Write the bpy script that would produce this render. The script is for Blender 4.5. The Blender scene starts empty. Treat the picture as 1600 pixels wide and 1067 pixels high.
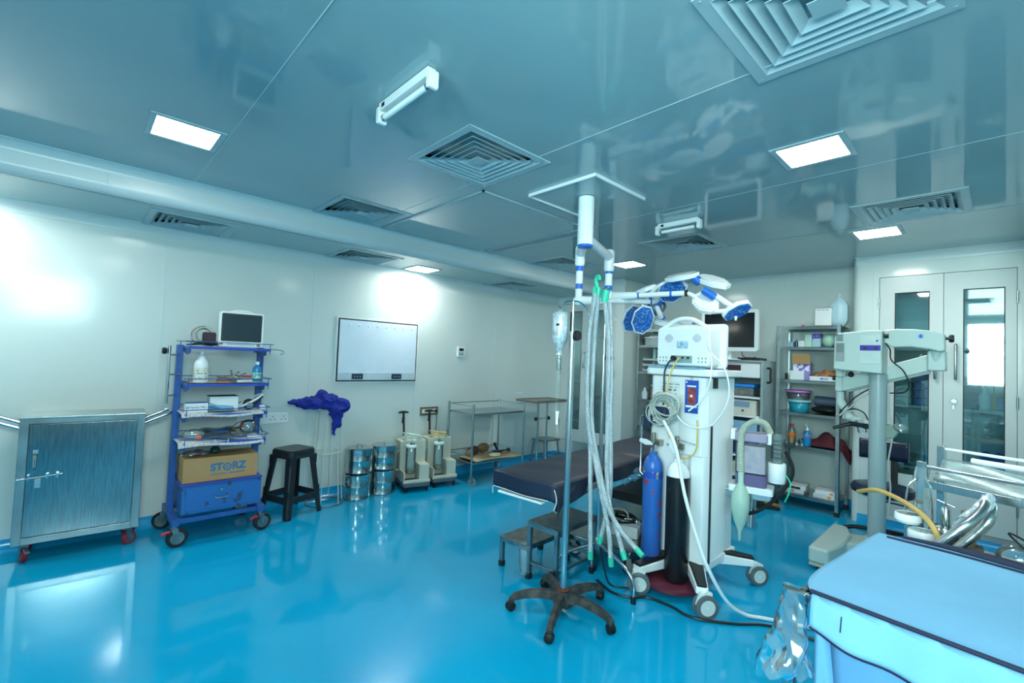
EXPO = 0.72; LAMP = 46
import bpy, bmesh, math, random
from mathutils import Vector, Matrix
random.seed(7)
PI = math.pi
S = bpy.context.scene
COL = S.collection
# ---------------------------------------------------------------- camera
cam_d = bpy.data.cameras.new('camera'); cam = bpy.data.objects.new('camera', cam_d); COL.objects.link(cam)
def set_camera(f, pitch, roll, yaw):
    cy, sy, cp, sp = math.cos(yaw), math.sin(yaw), math.cos(pitch), math.sin(pitch)
    fw = Vector((sy*cp, cy*cp, sp)); rt = Vector((cy, -sy, 0)); up = rt.cross(fw)
    c, s = math.cos(roll), math.sin(roll)
    r2 = c*rt + s*up; u2 = -s*rt + c*up
    M = Matrix((r2, u2, -fw)).transposed().to_4x4(); M.translation = Vector((0, 0, 1.5))
    cam.matrix_world = M
    cam_d.sensor_width = 36.0; cam_d.lens = f/1600*36.0; cam_d.clip_start = .05
set_camera(723.84, .03554, .04024, -.81435)
S.camera = cam
# ---------------------------------------------------------------- world, exposure
W = bpy.data.worlds.new('world'); S.world = W; W.use_nodes = True
W.node_tree.nodes['Background'].inputs[0].default_value = (.55, .8, 1, 1)
W.node_tree.nodes['Background'].inputs[1].default_value = .6
vs = S.view_settings
S.display_settings.display_device = 'sRGB'
vs.view_transform = 'Standard'; vs.look = 'None'; vs.gamma = 1; vs.use_curve_mapping = False
vs.exposure = EXPO
S.cycles.use_denoising = True
S.cycles.max_bounces = 8; S.cycles.diffuse_bounces = 5; S.cycles.glossy_bounces = 4
S.cycles.transparent_max_bounces = 16; S.cycles.transmission_bounces = 6
S.cycles.sample_clamp_indirect = 6; S.cycles.caustics_reflective = False; S.cycles.caustics_refractive = False
S.cycles.blur_glossy = .5
# daylight entering by the window behind the camera
win_l = bpy.data.lights.new('daylight', 'AREA'); win_l.shape = 'RECTANGLE'; win_l.size = 1.9; win_l.size_y = 1.25
win_l.energy = 190; win_l.color = (.97, .97, .96)
wl = bpy.data.objects.new('daylight', win_l); COL.objects.link(wl)
wl.location = (.45, -1.75, 1.95); wl.rotation_euler = (PI/2, 0, 0)   # outside the pane, shining in along +Y
win2 = win_l.copy(); win2.size = .9; win2.size_y = .75; win2.energy = 95
wl2 = bpy.data.objects.new('daylight_side', win2); COL.objects.link(wl2)
wl2.location = (1.75, -.3, 2.27); wl2.rotation_euler = (PI/2, 0, PI/2)
# ---------------------------------------------------------------- materials
def srgb(h):
    if isinstance(h, str):
        h = [int(h[i:i+2], 16)/255 for i in (0, 2, 4)]
    return tuple((c/12.92 if c <= .04045 else ((c+.055)/1.055)**2.4) for c in h)
MATS = {}
def mat(name, col, rough=.5, metal=0, var=.06, scale=6, bump=0, bscale=40, coat=0, spec=.5, emit=0, alpha=1, trans=0, stretch=None, col2=None, thresh=None, ior=1.45, crough=.05):
    """procedural painted / metal / cloth surface: base colour broken up by noise"""
    if name in MATS: return MATS[name]
    m = bpy.data.materials.new(name); m.use_nodes = True; nt = m.node_tree; N = nt.nodes; L = nt.links
    b = N['Principled BSDF']; c = srgb(col)
    tc = N.new('ShaderNodeTexCoord'); mp = N.new('ShaderNodeMapping'); L.new(tc.outputs['Object'], mp.inputs[0])
    if stretch: mp.inputs['Scale'].default_value = stretch
    nz = N.new('ShaderNodeTexNoise'); nz.inputs['Scale'].default_value = scale; nz.inputs['Detail'].default_value = 5
    L.new(mp.outputs[0], nz.inputs['Vector'])
    rp = N.new('ShaderNodeValToRGB')
    c2 = srgb(col2) if col2 else tuple(max(0, x*(1-var*2)) for x in c)
    lo, hi = thresh or (.3, .7)
    rp.color_ramp.elements[0].position = lo; rp.color_ramp.elements[1].position = hi
    rp.color_ramp.elements[0].color = (*c2, 1); rp.color_ramp.elements[1].color = (*c, 1) if col2 else (*[min(1, x*(1+var)) for x in c], 1)
    L.new(nz.outputs['Fac'], rp.inputs[0]); L.new(rp.outputs[0], b.inputs['Base Color'])
    b.inputs['Roughness'].default_value = rough; b.inputs['Metallic'].default_value = metal
    b.inputs['Specular IOR Level'].default_value = spec; b.inputs['IOR'].default_value = ior
    b.inputs['Coat Weight'].default_value = coat; b.inputs['Coat Roughness'].default_value = crough
    b.inputs['Alpha'].default_value = alpha; b.inputs['Transmission Weight'].default_value = trans
    if bump:
        n2 = N.new('ShaderNodeTexNoise'); n2.inputs['Scale'].default_value = bscale; n2.inputs['Detail'].default_value = 3
        L.new(mp.outputs[0], n2.inputs['Vector'])
        bp = N.new('ShaderNodeBump'); bp.inputs['Strength'].default_value = bump; bp.inputs['Distance'].default_value = .01
        L.new(n2.outputs['Fac'], bp.inputs['Height']); L.new(bp.outputs[0], b.inputs['Normal'])
    if emit:
        b.inputs['Emission Color'].default_value = (*c, 1); b.inputs['Emission Strength'].default_value = emit
    MATS[name] = m; return m
def glass(name, tint=(.8, .95, .95), refl=.06, rough=.02, body=0, bodycol='cfe4e6', ior=1.5):
    """thin clear sheet: transparent + fresnel gloss (+ a little milky diffuse)"""
    m = bpy.data.materials.new(name); m.use_nodes = True; nt = m.node_tree; N = nt.nodes; L = nt.links
    N.remove(N['Principled BSDF']); out = N['Material Output']
    tr = N.new('ShaderNodeBsdfTransparent'); tr.inputs[0].default_value = (*tint, 1)
    gl = N.new('ShaderNodeBsdfGlossy'); gl.inputs['Roughness'].default_value = rough; gl.inputs[0].default_value = (.95, 1, 1, 1)
    fr = N.new('ShaderNodeFresnel'); fr.inputs[0].default_value = ior
    ad = N.new('ShaderNodeMath'); ad.operation = 'ADD'; ad.use_clamp = True; ad.inputs[1].default_value = refl; L.new(fr.outputs[0], ad.inputs[0])
    df = N.new('ShaderNodeBsdfDiffuse'); df.inputs[0].default_value = (*srgb(bodycol), 1)
    nz = N.new('ShaderNodeTexNoise'); nz.inputs['Scale'].default_value = 9; mr = N.new('ShaderNodeMath'); mr.operation = 'MULTIPLY'
    mr.inputs[1].default_value = body*2; L.new(nz.outputs['Fac'], mr.inputs[0])
    m0 = N.new('ShaderNodeMixShader'); L.new(mr.outputs[0], m0.inputs[0]); L.new(tr.outputs[0], m0.inputs[1]); L.new(df.outputs[0], m0.inputs[2])
    mx = N.new('ShaderNodeMixShader'); L.new(ad.outputs[0], mx.inputs[0]); L.new(m0.outputs[0], mx.inputs[1]); L.new(gl.outputs[0], mx.inputs[2])
    L.new(mx.outputs[0], out.inputs[0]); MATS[name] = m; return m
M = {}
M['wall'] = mat('wall paint', 'c8d7d4', .34, var=.015, scale=2, spec=.4, coat=.35, crough=.12, bump=.012, bscale=2.2)
M['ceil'] = mat('ceiling paint', '95b3b8', .06, var=.02, scale=1.5, spec=.5)
M['ceil_low'] = mat('lower ceiling paint', '96b4b8', .22, var=.02, scale=1.5, spec=.5)
M['cove'] = mat('cove paint', 'c4d4d6', .3, var=.02, scale=1.5)
M['floor'] = mat('floor epoxy', '0aa0cf', .08, var=.05, scale=1.2, spec=.5, bump=.015, bscale=2.2)
M['skirt'] = mat('skirting epoxy', '1296cc', .15, var=.04, scale=2)
M['seam'] = mat('joint sealant', 'c2d6d8', .35, var=.02)
M['seamdark'] = mat('dark joint', '5d8088', .5, var=.02)
M['door'] = mat('door paint', 'c4d0cf', .3, var=.02, scale=3)
M['black'] = mat('black rubber', '15181b', .45, var=.15, scale=20)
M['gasket'] = mat('black gasket', '101418', .5)
M['steel'] = mat('brushed steel', 'b4c0c2', .26, 1, var=.1, scale=8, stretch=(30, 30, 1.2))
M['steelx'] = mat('worn sheet steel', '96a4a6', .26, 1, var=.16, scale=5)
M['chrome'] = mat('chrome', 'c2ccd0', .16, 1, var=.04)
M['white'] = mat('white plastic', 'dfe8ea', .35, var=.02)
M['offwhite'] = mat('ivory plastic', 'cfd2c4', .4, var=.04)
M['whitepaint'] = mat('white enamel', 'e6eef0', .25, var=.02)
M['lamp'] = mat('lit diffuser', 'fbfbf4', .5, emit=LAMP)
M['diffw'] = mat('diffuser paint', 'a6bec4', .35, var=.03)
M['dark'] = mat('duct shade paint', '0d1418', .8)  # shade inside the vent ducts, given as a near-black colour
M['clear'] = glass('clear glass')
M['pane'] = glass('cabinet glass', (.72, .88, .9), .10, .03)
M['sky'] = mat('bright daylight', 'd8f2ff', .9, emit=7)
M['paper'] = mat('white card', 'dfe6e8', .6, var=.03)
M['blue'] = mat('blue paint', '3068b8', .3, var=.12, scale=5)
# ---------------------------------------------------------------- mesh builder
class MB:
    def __init__(s): s.bm = bmesh.new(); s.mi = 0
    def mat(s, i): s.mi = i; return s
    def _f(s, vs, sm=True):
        try:
            f = s.bm.faces.new(vs); f.material_index = s.mi; f.smooth = sm; return f
        except ValueError: return None
    def box(s, lo, hi, T=None):
        x0, y0, z0 = lo; x1, y1, z1 = hi
        P = [(x0,y0,z0),(x1,y0,z0),(x1,y1,z0),(x0,y1,z0),(x0,y0,z1),(x1,y0,z1),(x1,y1,z1),(x0,y1,z1)]
        V = [s.bm.verts.new(T @ Vector(p) if T else p) for p in P]
        for q in ((0,3,2,1),(4,5,6,7),(0,1,5,4),(1,2,6,5),(2,3,7,6),(3,0,4,7)): s._f([V[i] for i in q], False)
        return s
    def cbox(s, c, d, T=None):
        return s.box([c[i]-d[i]/2 for i in range(3)], [c[i]+d[i]/2 for i in range(3)], T)
    def prism(s, pts, a, b, axis='z', T=None):
        """extrude a 2-D outline (counter-clockwise) from a to b along an axis"""
        def P(p, h):
            v = {'z': (p[0], p[1], h), 'y': (p[0], h, p[1]), 'x': (h, p[0], p[1])}[axis]
            return T @ Vector(v) if T else Vector(v)
        A = [s.bm.verts.new(P(p, a)) for p in pts]; B = [s.bm.verts.new(P(p, b)) for p in pts]; n = len(pts)
        s._f(A[::-1], False); s._f(B, False)
        for i in range(n): s._f([A[i], A[(i+1)%n], B[(i+1)%n], B[i]])
        return s
    def tube(s, pts, r, seg=10, closed=False, caps=True, r_end=None):
        pts = [Vector(p) for p in pts]; n = len(pts)
        if n < 2: return s
        rings = []; up = None
        for i, p in enumerate(pts):
            if closed: t = pts[(i+1)%n]-pts[i-1]
            elif i == 0: t = pts[1]-p
            elif i == n-1: t = p-pts[-2]
            else: t = (pts[i+1]-p).normalized()+(p-pts[i-1]).normalized()
            if t.length < 1e-9: t = Vector((0, 0, 1))
            t.normalize()
            if up is None:
                up = Vector((0, 0, 1)) if abs(t.z) < .9 else Vector((1, 0, 0))
            u = up-t*up.dot(t)
            if u.length < 1e-6: u = t.orthogonal()
            u.normalize(); up = u; v = t.cross(u)
            rr = r[i] if isinstance(r, (list, tuple)) else (r if r_end is None else r+(r_end-r)*i/(n-1))
            rings.append([s.bm.verts.new(p+(u*math.cos(2*PI*k/seg)+v*math.sin(2*PI*k/seg))*rr) for k in range(seg)])
        m = n if closed else n-1
        for i in range(m):
            a, b = rings[i], rings[(i+1)%n]
            for k in range(seg): s._f([a[k], a[(k+1)%seg], b[(k+1)%seg], b[k]])
        if caps and not closed: s._f(rings[0][::-1], False); s._f(rings[-1], False)
        return s
    def cyl(s, a, b, r, r2=None, seg=20): return s.tube([a, b], [r, r if r2 is None else r2], seg)
    def lathe(s, prof, c=(0, 0, 0), axis='z', seg=28, T=None):
        """prof = [(r, h), ...] revolved; closed at the ends when r is 0"""
        rings = []
        for r, h in prof:
            ring = []
            for k in range(1 if r < 1e-6 else seg):
                x, y = r*math.cos(2*PI*k/seg), r*math.sin(2*PI*k/seg)
                v = {'z': (x, y, h), 'y': (x, h, -y), 'x': (h, x, y)}[axis]
                v = Vector(v)+Vector(c); ring.append(s.bm.verts.new(T @ v if T else v))
            rings.append(ring)
        for a, b in zip(rings, rings[1:]):
            for k in range(seg):
                k2 = (k+1) % seg
                if len(a) == 1 and len(b) == 1: break
                if len(a) == 1: s._f([a[0], b[k2], b[k]])
                elif len(b) == 1: s._f([a[k], a[k2], b[0]])
                else: s._f([a[k], a[k2], b[k2], b[k]])
        return s
    def ball(s, c, r, sc=(1, 1, 1), seg=16):
        n = seg//2
        return s.lathe([(math.sin(PI*i/n)*r, -math.cos(PI*i/n)*r) for i in range(n+1)], seg=seg, T=Matrix.Translation(c) @ Matrix.Diagonal((*sc, 1)))
    def grid(s, fn, nu, nv, th=0):
        """surface fn(u,v) on [0,1]^2"""
        V = [[s.bm.verts.new(fn(i/nu, j/nv)) for j in range(nv+1)] for i in range(nu+1)]
        for i in range(nu):
            for j in range(nv): s._f([V[i][j], V[i+1][j], V[i+1][j+1], V[i][j+1]])
        return s
    def build(s, name, mats, parent=None, bevel=0, loc=None, sharp=38, solid=0, sub=0, seg=2):
        bmesh.ops.remove_doubles(s.bm, verts=s.bm.verts, dist=1e-6)
        bmesh.ops.recalc_face_normals(s.bm, faces=s.bm.faces)
        me = bpy.data.meshes.new(name); s.bm.to_mesh(me); s.bm.free()
        if not isinstance(mats, (list, tuple)): mats = [mats]
        for m in mats: me.materials.append(M[m] if isinstance(m, str) else m)
        me.polygons.foreach_set('use_smooth', [True]*len(me.polygons))
        me.set_sharp_from_angle(angle=math.radians(sharp))
        o = bpy.data.objects.new(name, me); COL.objects.link(o)
        if parent: o.parent = parent
        if loc: o.location = loc
        if solid: md = o.modifiers.new('solid', 'SOLIDIFY'); md.thickness = solid; md.offset = 0
        if sub: md = o.modifiers.new('sub', 'SUBSURF'); md.levels = sub; md.render_levels = sub
        if bevel:
            md = o.modifiers.new('bevel', 'BEVEL'); md.width = bevel; md.segments = seg; md.limit_method = 'ANGLE'; md.angle_limit = math.radians(40)
            md.harden_normals = True
        return o
def thing(name, label, cat, loc=(0, 0, 0), rz=0, group=None):
    o = bpy.data.objects.new(name, None); COL.objects.link(o); o.empty_display_size = .05
    o.location = loc; o.rotation_euler = (0, 0, rz); return tag(o, label, cat, group)
def tag(o, label, cat, group=None, loc=None, rz=None):
    o['label'] = label; o['category'] = cat
    if group: o['group'] = group
    if loc: o.location = loc
    if rz is not None: o.rotation_euler = (0, 0, rz)
    return o
def copy_tree(o, parent=None):
    c = o.copy(); COL.objects.link(c)
    if parent: c.parent = parent; c.matrix_parent_inverse = o.matrix_parent_inverse.copy()
    for ch in list(o.children): copy_tree(ch, c)
    return c
def struct(o): o['kind'] = 'structure'; return o
def bez(pts, n=10):
    """smooth curve through points (Catmull-Rom)"""
    P = [Vector(p) for p in pts]; P = [P[0]*2-P[1]]+P+[P[-1]*2-P[-2]]; out = []
    for i in range(1, len(P)-2):
        a, b, c, d = P[i-1], P[i], P[i+1], P[i+2]
        for k in range(n):
            t = k/n; out.append(.5*((2*b)+(c-a)*t+(2*a-5*b+4*c-d)*t*t+(3*b-a-3*c+d)*t**3))
    out.append(P[-2]); return out
def rrect(w, h, r, n=5, cx=0, cy=0):
    pts = []
    for (sx, sy, a0) in ((1, -1, -90), (1, 1, 0), (-1, 1, 90), (-1, -1, 180)):
        for k in range(n+1):
            a = math.radians(a0+90*k/n); pts.append((cx+sx*(w/2-r)+r*math.cos(a), cy+sy*(h/2-r)+r*math.sin(a)))
    return pts
def text(s, size, name, m, parent, loc, rot, align='CENTER', depth=.0006, bold=0, sx=1):
    cu = bpy.data.curves.new(name, 'FONT'); cu.body = s; cu.size = size; cu.align_x = align; cu.align_y = 'CENTER'; cu.extrude = depth; cu.offset = bold
    t = bpy.data.objects.new('tmp_text', cu); COL.objects.link(t)
    dg = bpy.context.evaluated_depsgraph_get(); me = bpy.data.meshes.new_from_object(t.evaluated_get(dg))
    bpy.data.objects.remove(t); me.materials.clear(); me.materials.append(M[m] if isinstance(m, str) else m)
    o = bpy.data.objects.new(name, me); COL.objects.link(o)
    if parent: o.parent = parent
    o.location = loc; o.rotation_euler = rot; o.scale = (sx, 1, 1); return o
def Rz(a): return Matrix.Rotation(a, 4, 'Z')
def Tr(*p): return Matrix.Translation(p)
def Rx(a): return Matrix.Rotation(a, 4, 'X')
def Ry(a): return Matrix.Rotation(a, 4, 'Y')
FACE_L = PI/2      # local -Y (front) turned to face +X: things standing against the left wall
# ================================================================ the room
XL, XR, YF, YB, YD, YC = -4.8, 1.6, -1.6, 6.32, 5.8, 5.52
ZM, ZL, XS = 2.655, 2.465, -3.985      # main ceiling, lower strip, step between them
def plane_box(name, lo, hi, m): return struct(MB().box(lo, hi).build(name, m))
plane_box('floor', (XL-.2, YF-.2, -.1), (XR+.2, YB+.2, 0), 'floor')
plane_box('wall_left', (XL-.15, YF-.1, 0), (XL, YB+.1, ZM+.1), 'wall')
f = MB()   # right wall beside the camera, with a side window
f.box((XR, YF-.1, 0), (XR+.1, -.95, ZM+.1)).box((XR, .25, 0), (XR+.1, YB+.1, ZM+.1)).box((XR, -.95, 0), (XR+.1, .25, 1.68)).box((XR, -.95, 2.58), (XR+.1, .25, ZM+.1))
struct(f.build('wall_right', 'wall'))
struct(MB().box((XR+.05, -.95, 1.68), (XR+.06, .25, 2.58)).build('window_2', 'clear'))
plane_box('wall_back', (XL, YB, 0), (XR, YB+.12, ZM+.1), 'wall')
# front wall behind the camera, with a window opening
f = MB(); wx0, wx1, wz0, wz1 = -.5, 1.4, 1.32, 2.58
f.box((XL, YF-.1, 0), (wx0, YF, ZM+.1)).box((wx1, YF-.1, 0), (XR, YF, ZM+.1)).box((wx0, YF-.1, 0), (wx1, YF, wz0)).box((wx0, YF-.1, wz1), (wx1, YF, ZM+.1))
struct(f.build('wall_front', 'wall'))
w = struct(MB().box((wx0, YF-.06, wz0), (wx1, YF-.05, wz1)).build('window_1', 'clear'))
f = MB()
for x in (wx0, (wx0+wx1)/2, wx1): f.box((x-.025, YF-.09, wz0), (x+.025, YF-.02, wz1))
for z in (wz0, wz1): f.box((wx0, YF-.09, z-.025), (wx1, YF-.02, z+.025))
f.build('window_frame', 'white', w, .004)
# ceilings: main one in four panels with joints, lower strip along the left wall
plane_box('ceiling', (XS, YF-.1, ZM), (XR, YB+.1, ZM+.1), 'ceil')
struct(MB().box((XL, YF-.1, ZL), (XS-.05, YB, ZL+.1)).build('ceiling_strip', 'ceil_low'))
def sweep(name, prof, y0, y1, m, axis='y'):
    """profile [(a,z)] swept along an axis"""
    b = MB(); ax = {'y': lambda p, t: (p[0], t, p[1]), 'x': lambda p, t: (t, p[0], p[1]), 'z': lambda p, t: (p[0], p[1], t)}[axis]
    A = [b.bm.verts.new(ax(p, y0)) for p in prof]; B = [b.bm.verts.new(ax(p, y1)) for p in prof]
    for i in range(len(prof)-1): b._f([A[i], B[i], B[i+1], A[i+1]])
    return struct(b.build(name, m, sharp=50))
def arc(cx, cz, r, a0, a1, n=8): return [(cx+r*math.cos(math.radians(a0+(a1-a0)*k/n)), cz+r*math.sin(math.radians(a0+(a1-a0)*k/n))) for k in range(n+1)]
# step fascia: concave at the top, rounded nose at the bottom
sweep('trim_1', [(XS+.045, ZM-.001)]+arc(XS+.06, ZM-.06, .06, 90, 180)+arc(XS-.06, ZL+.06, .06, 0, -90)+[(XS-.07, ZL)], YF, YC+.02, 'cove')
def joint(name, lo, hi, m='seam'): return struct(MB().box(lo, hi).build(name, m, bevel=.001))
joint('trim_2', (XS+.045, YF, ZM-.004), (XS+.056, YC, ZM+.001))
for y in (.1, 2.97): joint('trim_3', (XS-.005, y, ZL+.05), (XS+.001, y+.006, ZM-.06))
# coves along the tops of the walls
cr = .075
sweep('trim_4', arc(XL+cr, ZL-cr, cr, 90, 180), YF, YC, 'cove')
joint('trim_5', (XL+cr-.004, YF, ZL-.003), (XL+cr+.004, YC, ZL+.001)); joint('trim_6', (XL-.001, YF, ZL-cr-.004), (XL+.003, YC, ZL-cr+.004))
def cove_x(n, y, z, x0, x1):
    sweep('trim_%d' % n, [(y-cr+(-cr)*0+cr*math.sin(t*PI/2/8)*0+p[0], p[1]) for t, p in enumerate([(0, 0)]*0)] or arc(y-cr, z-cr, cr, 90, 0), x0, x1, 'cove', 'x')
    joint('trim_%d' % (n+1), (x0, y-cr-.004, z-.003), (x1, y-cr+.004, z+.001)); joint('trim_%d' % (n+2), (x0, y-.003, z-cr-.004), (x1, y+.001, z-cr+.004))
cove_x(7, YB, ZM, -3.6, -1.06)
cove_x(10, YD, ZM, -1.03, .14)
cove_x(13, YC, ZL, XL, XS)
cove_x(40, YC, ZM, XS, -3.58)
# ceiling joints
for k, (y, m) in enumerate(((.56, 'seam'), (1.872, 'seam'), (3.17, 'diffw'), (4.51, 'seamdark'))):
    joint('trim_%d' % (16+k), (XS+.06, y-.0018, ZM-.0015), (XR, y+.0018, ZM+.001), m)
# left wall panel joints
for k, y in enumerate((-.68, .52, 1.74, 2.97, 4.21)): joint('trim_%d' % (20+k), (XL-.001, y-.006, .1), (XL+.0025, y+.006, ZL-cr))
for k, x in enumerate((-3.1, -1.845)): joint('trim_%d' % (25+k), (x-.006, YB-.0025, .1), (x+.006, YB+.001, ZM-cr))
# coved epoxy skirting
sk = [(0, .088), (.004, .088), (.007, .06), (.02, .025), (.045, .006), (.075, .0005)]
sweep('baseboard_left', [(XL+a, z) for a, z in sk], YF, YC, 'skirt')
sweep('baseboard_back', [(YB-a, z) for a, z in sk], -3.55, -1.06, 'skirt', 'x')
# ---- wall with the wide glazed cupboard (right of the back recess), hollow behind the doors
def wall_x(name, y, th, x0, x1, z1, holes):
    b = MB(); xs = sorted({x0, x1, *[h[0] for h in holes], *[h[1] for h in holes]}); zs = sorted({0, z1, *[h[2] for h in holes], *[h[3] for h in holes]})
    for i in range(len(xs)-1):
        for j in range(len(zs)-1):
            xm, zm = (xs[i]+xs[i+1])/2, (zs[j]+zs[j+1])/2
            if not any(h[0] < xm < h[1] and h[2] < zm < h[3] for h in holes): b.box((xs[i], y, zs[j]), (xs[i+1], y+th, zs[j+1]))
    bmesh.ops.remove_doubles(b.bm, verts=b.bm.verts, dist=1e-5)
    return struct(b.build(name, 'wall'))
wall_x('wall_cupboard', YD, .05, -.99, XR, ZM, [(-.842, .09, .13, 2.447)])
# rounded corner pillar at its left end and the return to the back wall
sweep('trim_28', [(-.99, YD)]+arc(-.99, YD+.07, .07, -90, -180)+[(-1.06, YB)], 0, ZM, 'wall', 'z')
joint('trim_29', (-.99, YD-.0025, .1), (-.984, YD+.001, ZM-cr)); joint('trim_30', (-.894, YD-.0025, .1), (-.888, YD+.001, ZM-cr))
sweep('baseboard_cupboard', [(YD-a, z) for a, z in sk], -1.0, .13, 'skirt', 'x')
# return wall at the far right
plane_box('wall_return', (.13, 4.6, 0), (XR, YD+.02, ZM), 'wall')
# ---- wall with the narrow glazed cupboard in the left back corner
wall_x('wall_corner', YC, .05, XL, -3.6, ZM, [(-4.72, -3.735, .29, 2.37)])
plane_box('wall_side', (-3.64, YC+.05, 0), (-3.6, YB, ZM), 'wall')
sweep('baseboard_corner', [(YC-a, z) for a, z in sk], XL, -3.6, 'skirt', 'x')
def glazed_leaf(n, x0, x1, z0, z1, y, wx0, wx1, wz0, wz1, hinge):
    """a door leaf with a tall pane; front face at y"""
    b = MB(); th = .035
    b.box((x0, y, z0), (wx0, y+th, z1)).box((wx1, y, z0), (x1, y+th, z1)).box((wx0, y, z0), (wx1, y+th, wz0)).box((wx0, y, wz1), (wx1, y+th, z1))
    d = struct(b.build('door_%d' % n, 'door'))
    MB().box((wx0, y+.014, wz0), (wx1, y+.018, wz1)).build('pane', 'pane', d)
    g = MB(); t = .007
    g.box((wx0, y-.002, wz0), (wx0+t, y+.014, wz1)).box((wx1-t, y-.002, wz0), (wx1, y+.014, wz1)).box((wx0, y-.002, wz0), (wx1, y+.014, wz0+t)).box((wx0, y-.002, wz1-t), (wx1, y+.014, wz1))
    g.build('glazing_seal', 'gasket', d)
    for hz in (z0+.25, (z0+z1)/2, z1-.25):
        MB().cyl((hinge, y-.008, hz-.05), (hinge, y-.008, hz+.05), .008, seg=10).build('hinge', 'steel', d)
    return d
def cupboard_inside(n, x0, x1, z0, z1, y0, y1, shelves):
    b = MB(); t = .02
    b.box((x0-t, y0, z0-t), (x0, y1, z1+t)).box((x1, y0, z0-t), (x1+t, y1, z1+t)).box((x0, y1-t, z0), (x1, y1, z1)).box((x0, y0, z0-t), (x1, y1, z0)).box((x0, y0, z1), (x1, y1, z1+t))
    c = struct(b.build('trim_%d' % n, 'door'))
    for z in shelves: MB().box((x0, y0+.03, z-.02), (x1, y1-t, z)).build('shelf', 'door', c)
    return c
d1 = glazed_leaf(1, -.838, -.374, .135, 2.443, YD+.004, -.722, -.468, .55, 2.285, -.842)
d2 = glazed_leaf(2, -.370, .086, .135, 2.443, YD+.004, -.242, .018, .57, 2.285, .09)
cupboard_inside(31, -.84, .088, .13, 2.45, YD+.05, YD+.5, (.62, 1.2, 1.75))
def pull(x, y, z0, z1, d):
    r = .011; yy = y-.045
    MB().tube(bez([(x, y, z0), (x, yy+.01, z0+.002), (x, yy, z0+.025)], 4)+bez([(x, yy, z1-.025), (x, yy+.01, z1-.002), (x, y, z1)], 4), r, 10).build('handle', 'steel', d)
pull(-.288, YD+.004, 1.47, 1.78, d2); pull(-.425, YD+.004, 1.47, 1.78, d1)
k = MB().lathe([(0, -.012), (.02, -.012), (.024, -.006), (.024, 0)], (-.3, YD+.004, 1.27), 'y').build('lock', 'chrome', d2)
MB().cyl((-.3, YD-.03, 1.272), (-.3, YD-.008, 1.272), .003).box((-.309, YD-.045, 1.262), (-.291, YD-.043, 1.284)).tube([(-.3+.012*math.sin(a), YD-.04, 1.245+.014*math.cos(a)) for a in [i*PI/6 for i in range(12)]], .001, 6, True).box((-.306, YD-.041, 1.2), (-.296, YD-.039, 1.232)).build('key', 'steel', k)
d3 = glazed_leaf(3, -4.716, -4.232, .295, 2.365, YC+.004, -4.565, -4.335, .475, 2.245, -4.72)
d4 = glazed_leaf(4, -4.228, -3.739, .295, 2.365, YC+.004, -4.085, -3.845, .475, 2.245, -3.735)
cupboard_inside(32, -4.72, -3.735, .29, 2.37, YC+.05, YC+.5, (.6, 1.2, 1.88))
pull(-4.262, YC+.004, 1.4, 1.62, d3)
# ================================================================ things in the ceiling
M['frame'] = mat('light frame', 'a9c2c8', .35)
def light_panel(cx, cy, z, sx, sy, lab):
    t = thing('ceiling_light', lab, 'ceiling light', (cx, cy, z), 0, 'square recessed light panels')
    fw = .028; b = MB()
    b.box((-sx/2, -sy/2, -.006), (sx/2, -sy/2+fw, .0)).box((-sx/2, sy/2-fw, -.006), (sx/2, sy/2, .0)).box((-sx/2, -sy/2+fw, -.006), (-sx/2+fw, sy/2-fw, .0)).box((sx/2-fw, -sy/2+fw, -.006), (sx/2, sy/2-fw, 0))
    b.build('frame', 'frame', t)
    MB().prism(rrect(sx-2*fw, sy-2*fw, .012), -.0055, -.001).build('lit_diffuser', 'lamp', t)
    return t
LIGHTS = [(-3.065, .38, ZM, 'lit recessed light panel on the main ceiling nearest the stepped cove'),
          (-.69, 2.79, ZM, 'lit recessed light panel right of the surgical lamp mount'),
          (-.71, 4.77, ZM, 'lit recessed light panel above the glazed cupboard wall'),
          (-3.02, 4.69, ZM, 'lit recessed light panel behind the surgical lamp arms'),
          (-4.52, 2.82, ZL, 'lit recessed light panel in the lower ceiling strip above the viewing box'),
          (-4.52, -.72, ZL, 'lit recessed light panel in the lower ceiling strip above the steel cart'),
          (-.7, .38, ZM, 'lit recessed light panel overhead beside the camera')]
for x, y, z, l in LIGHTS: light_panel(x, y, z, .33, .33, l)
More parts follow.
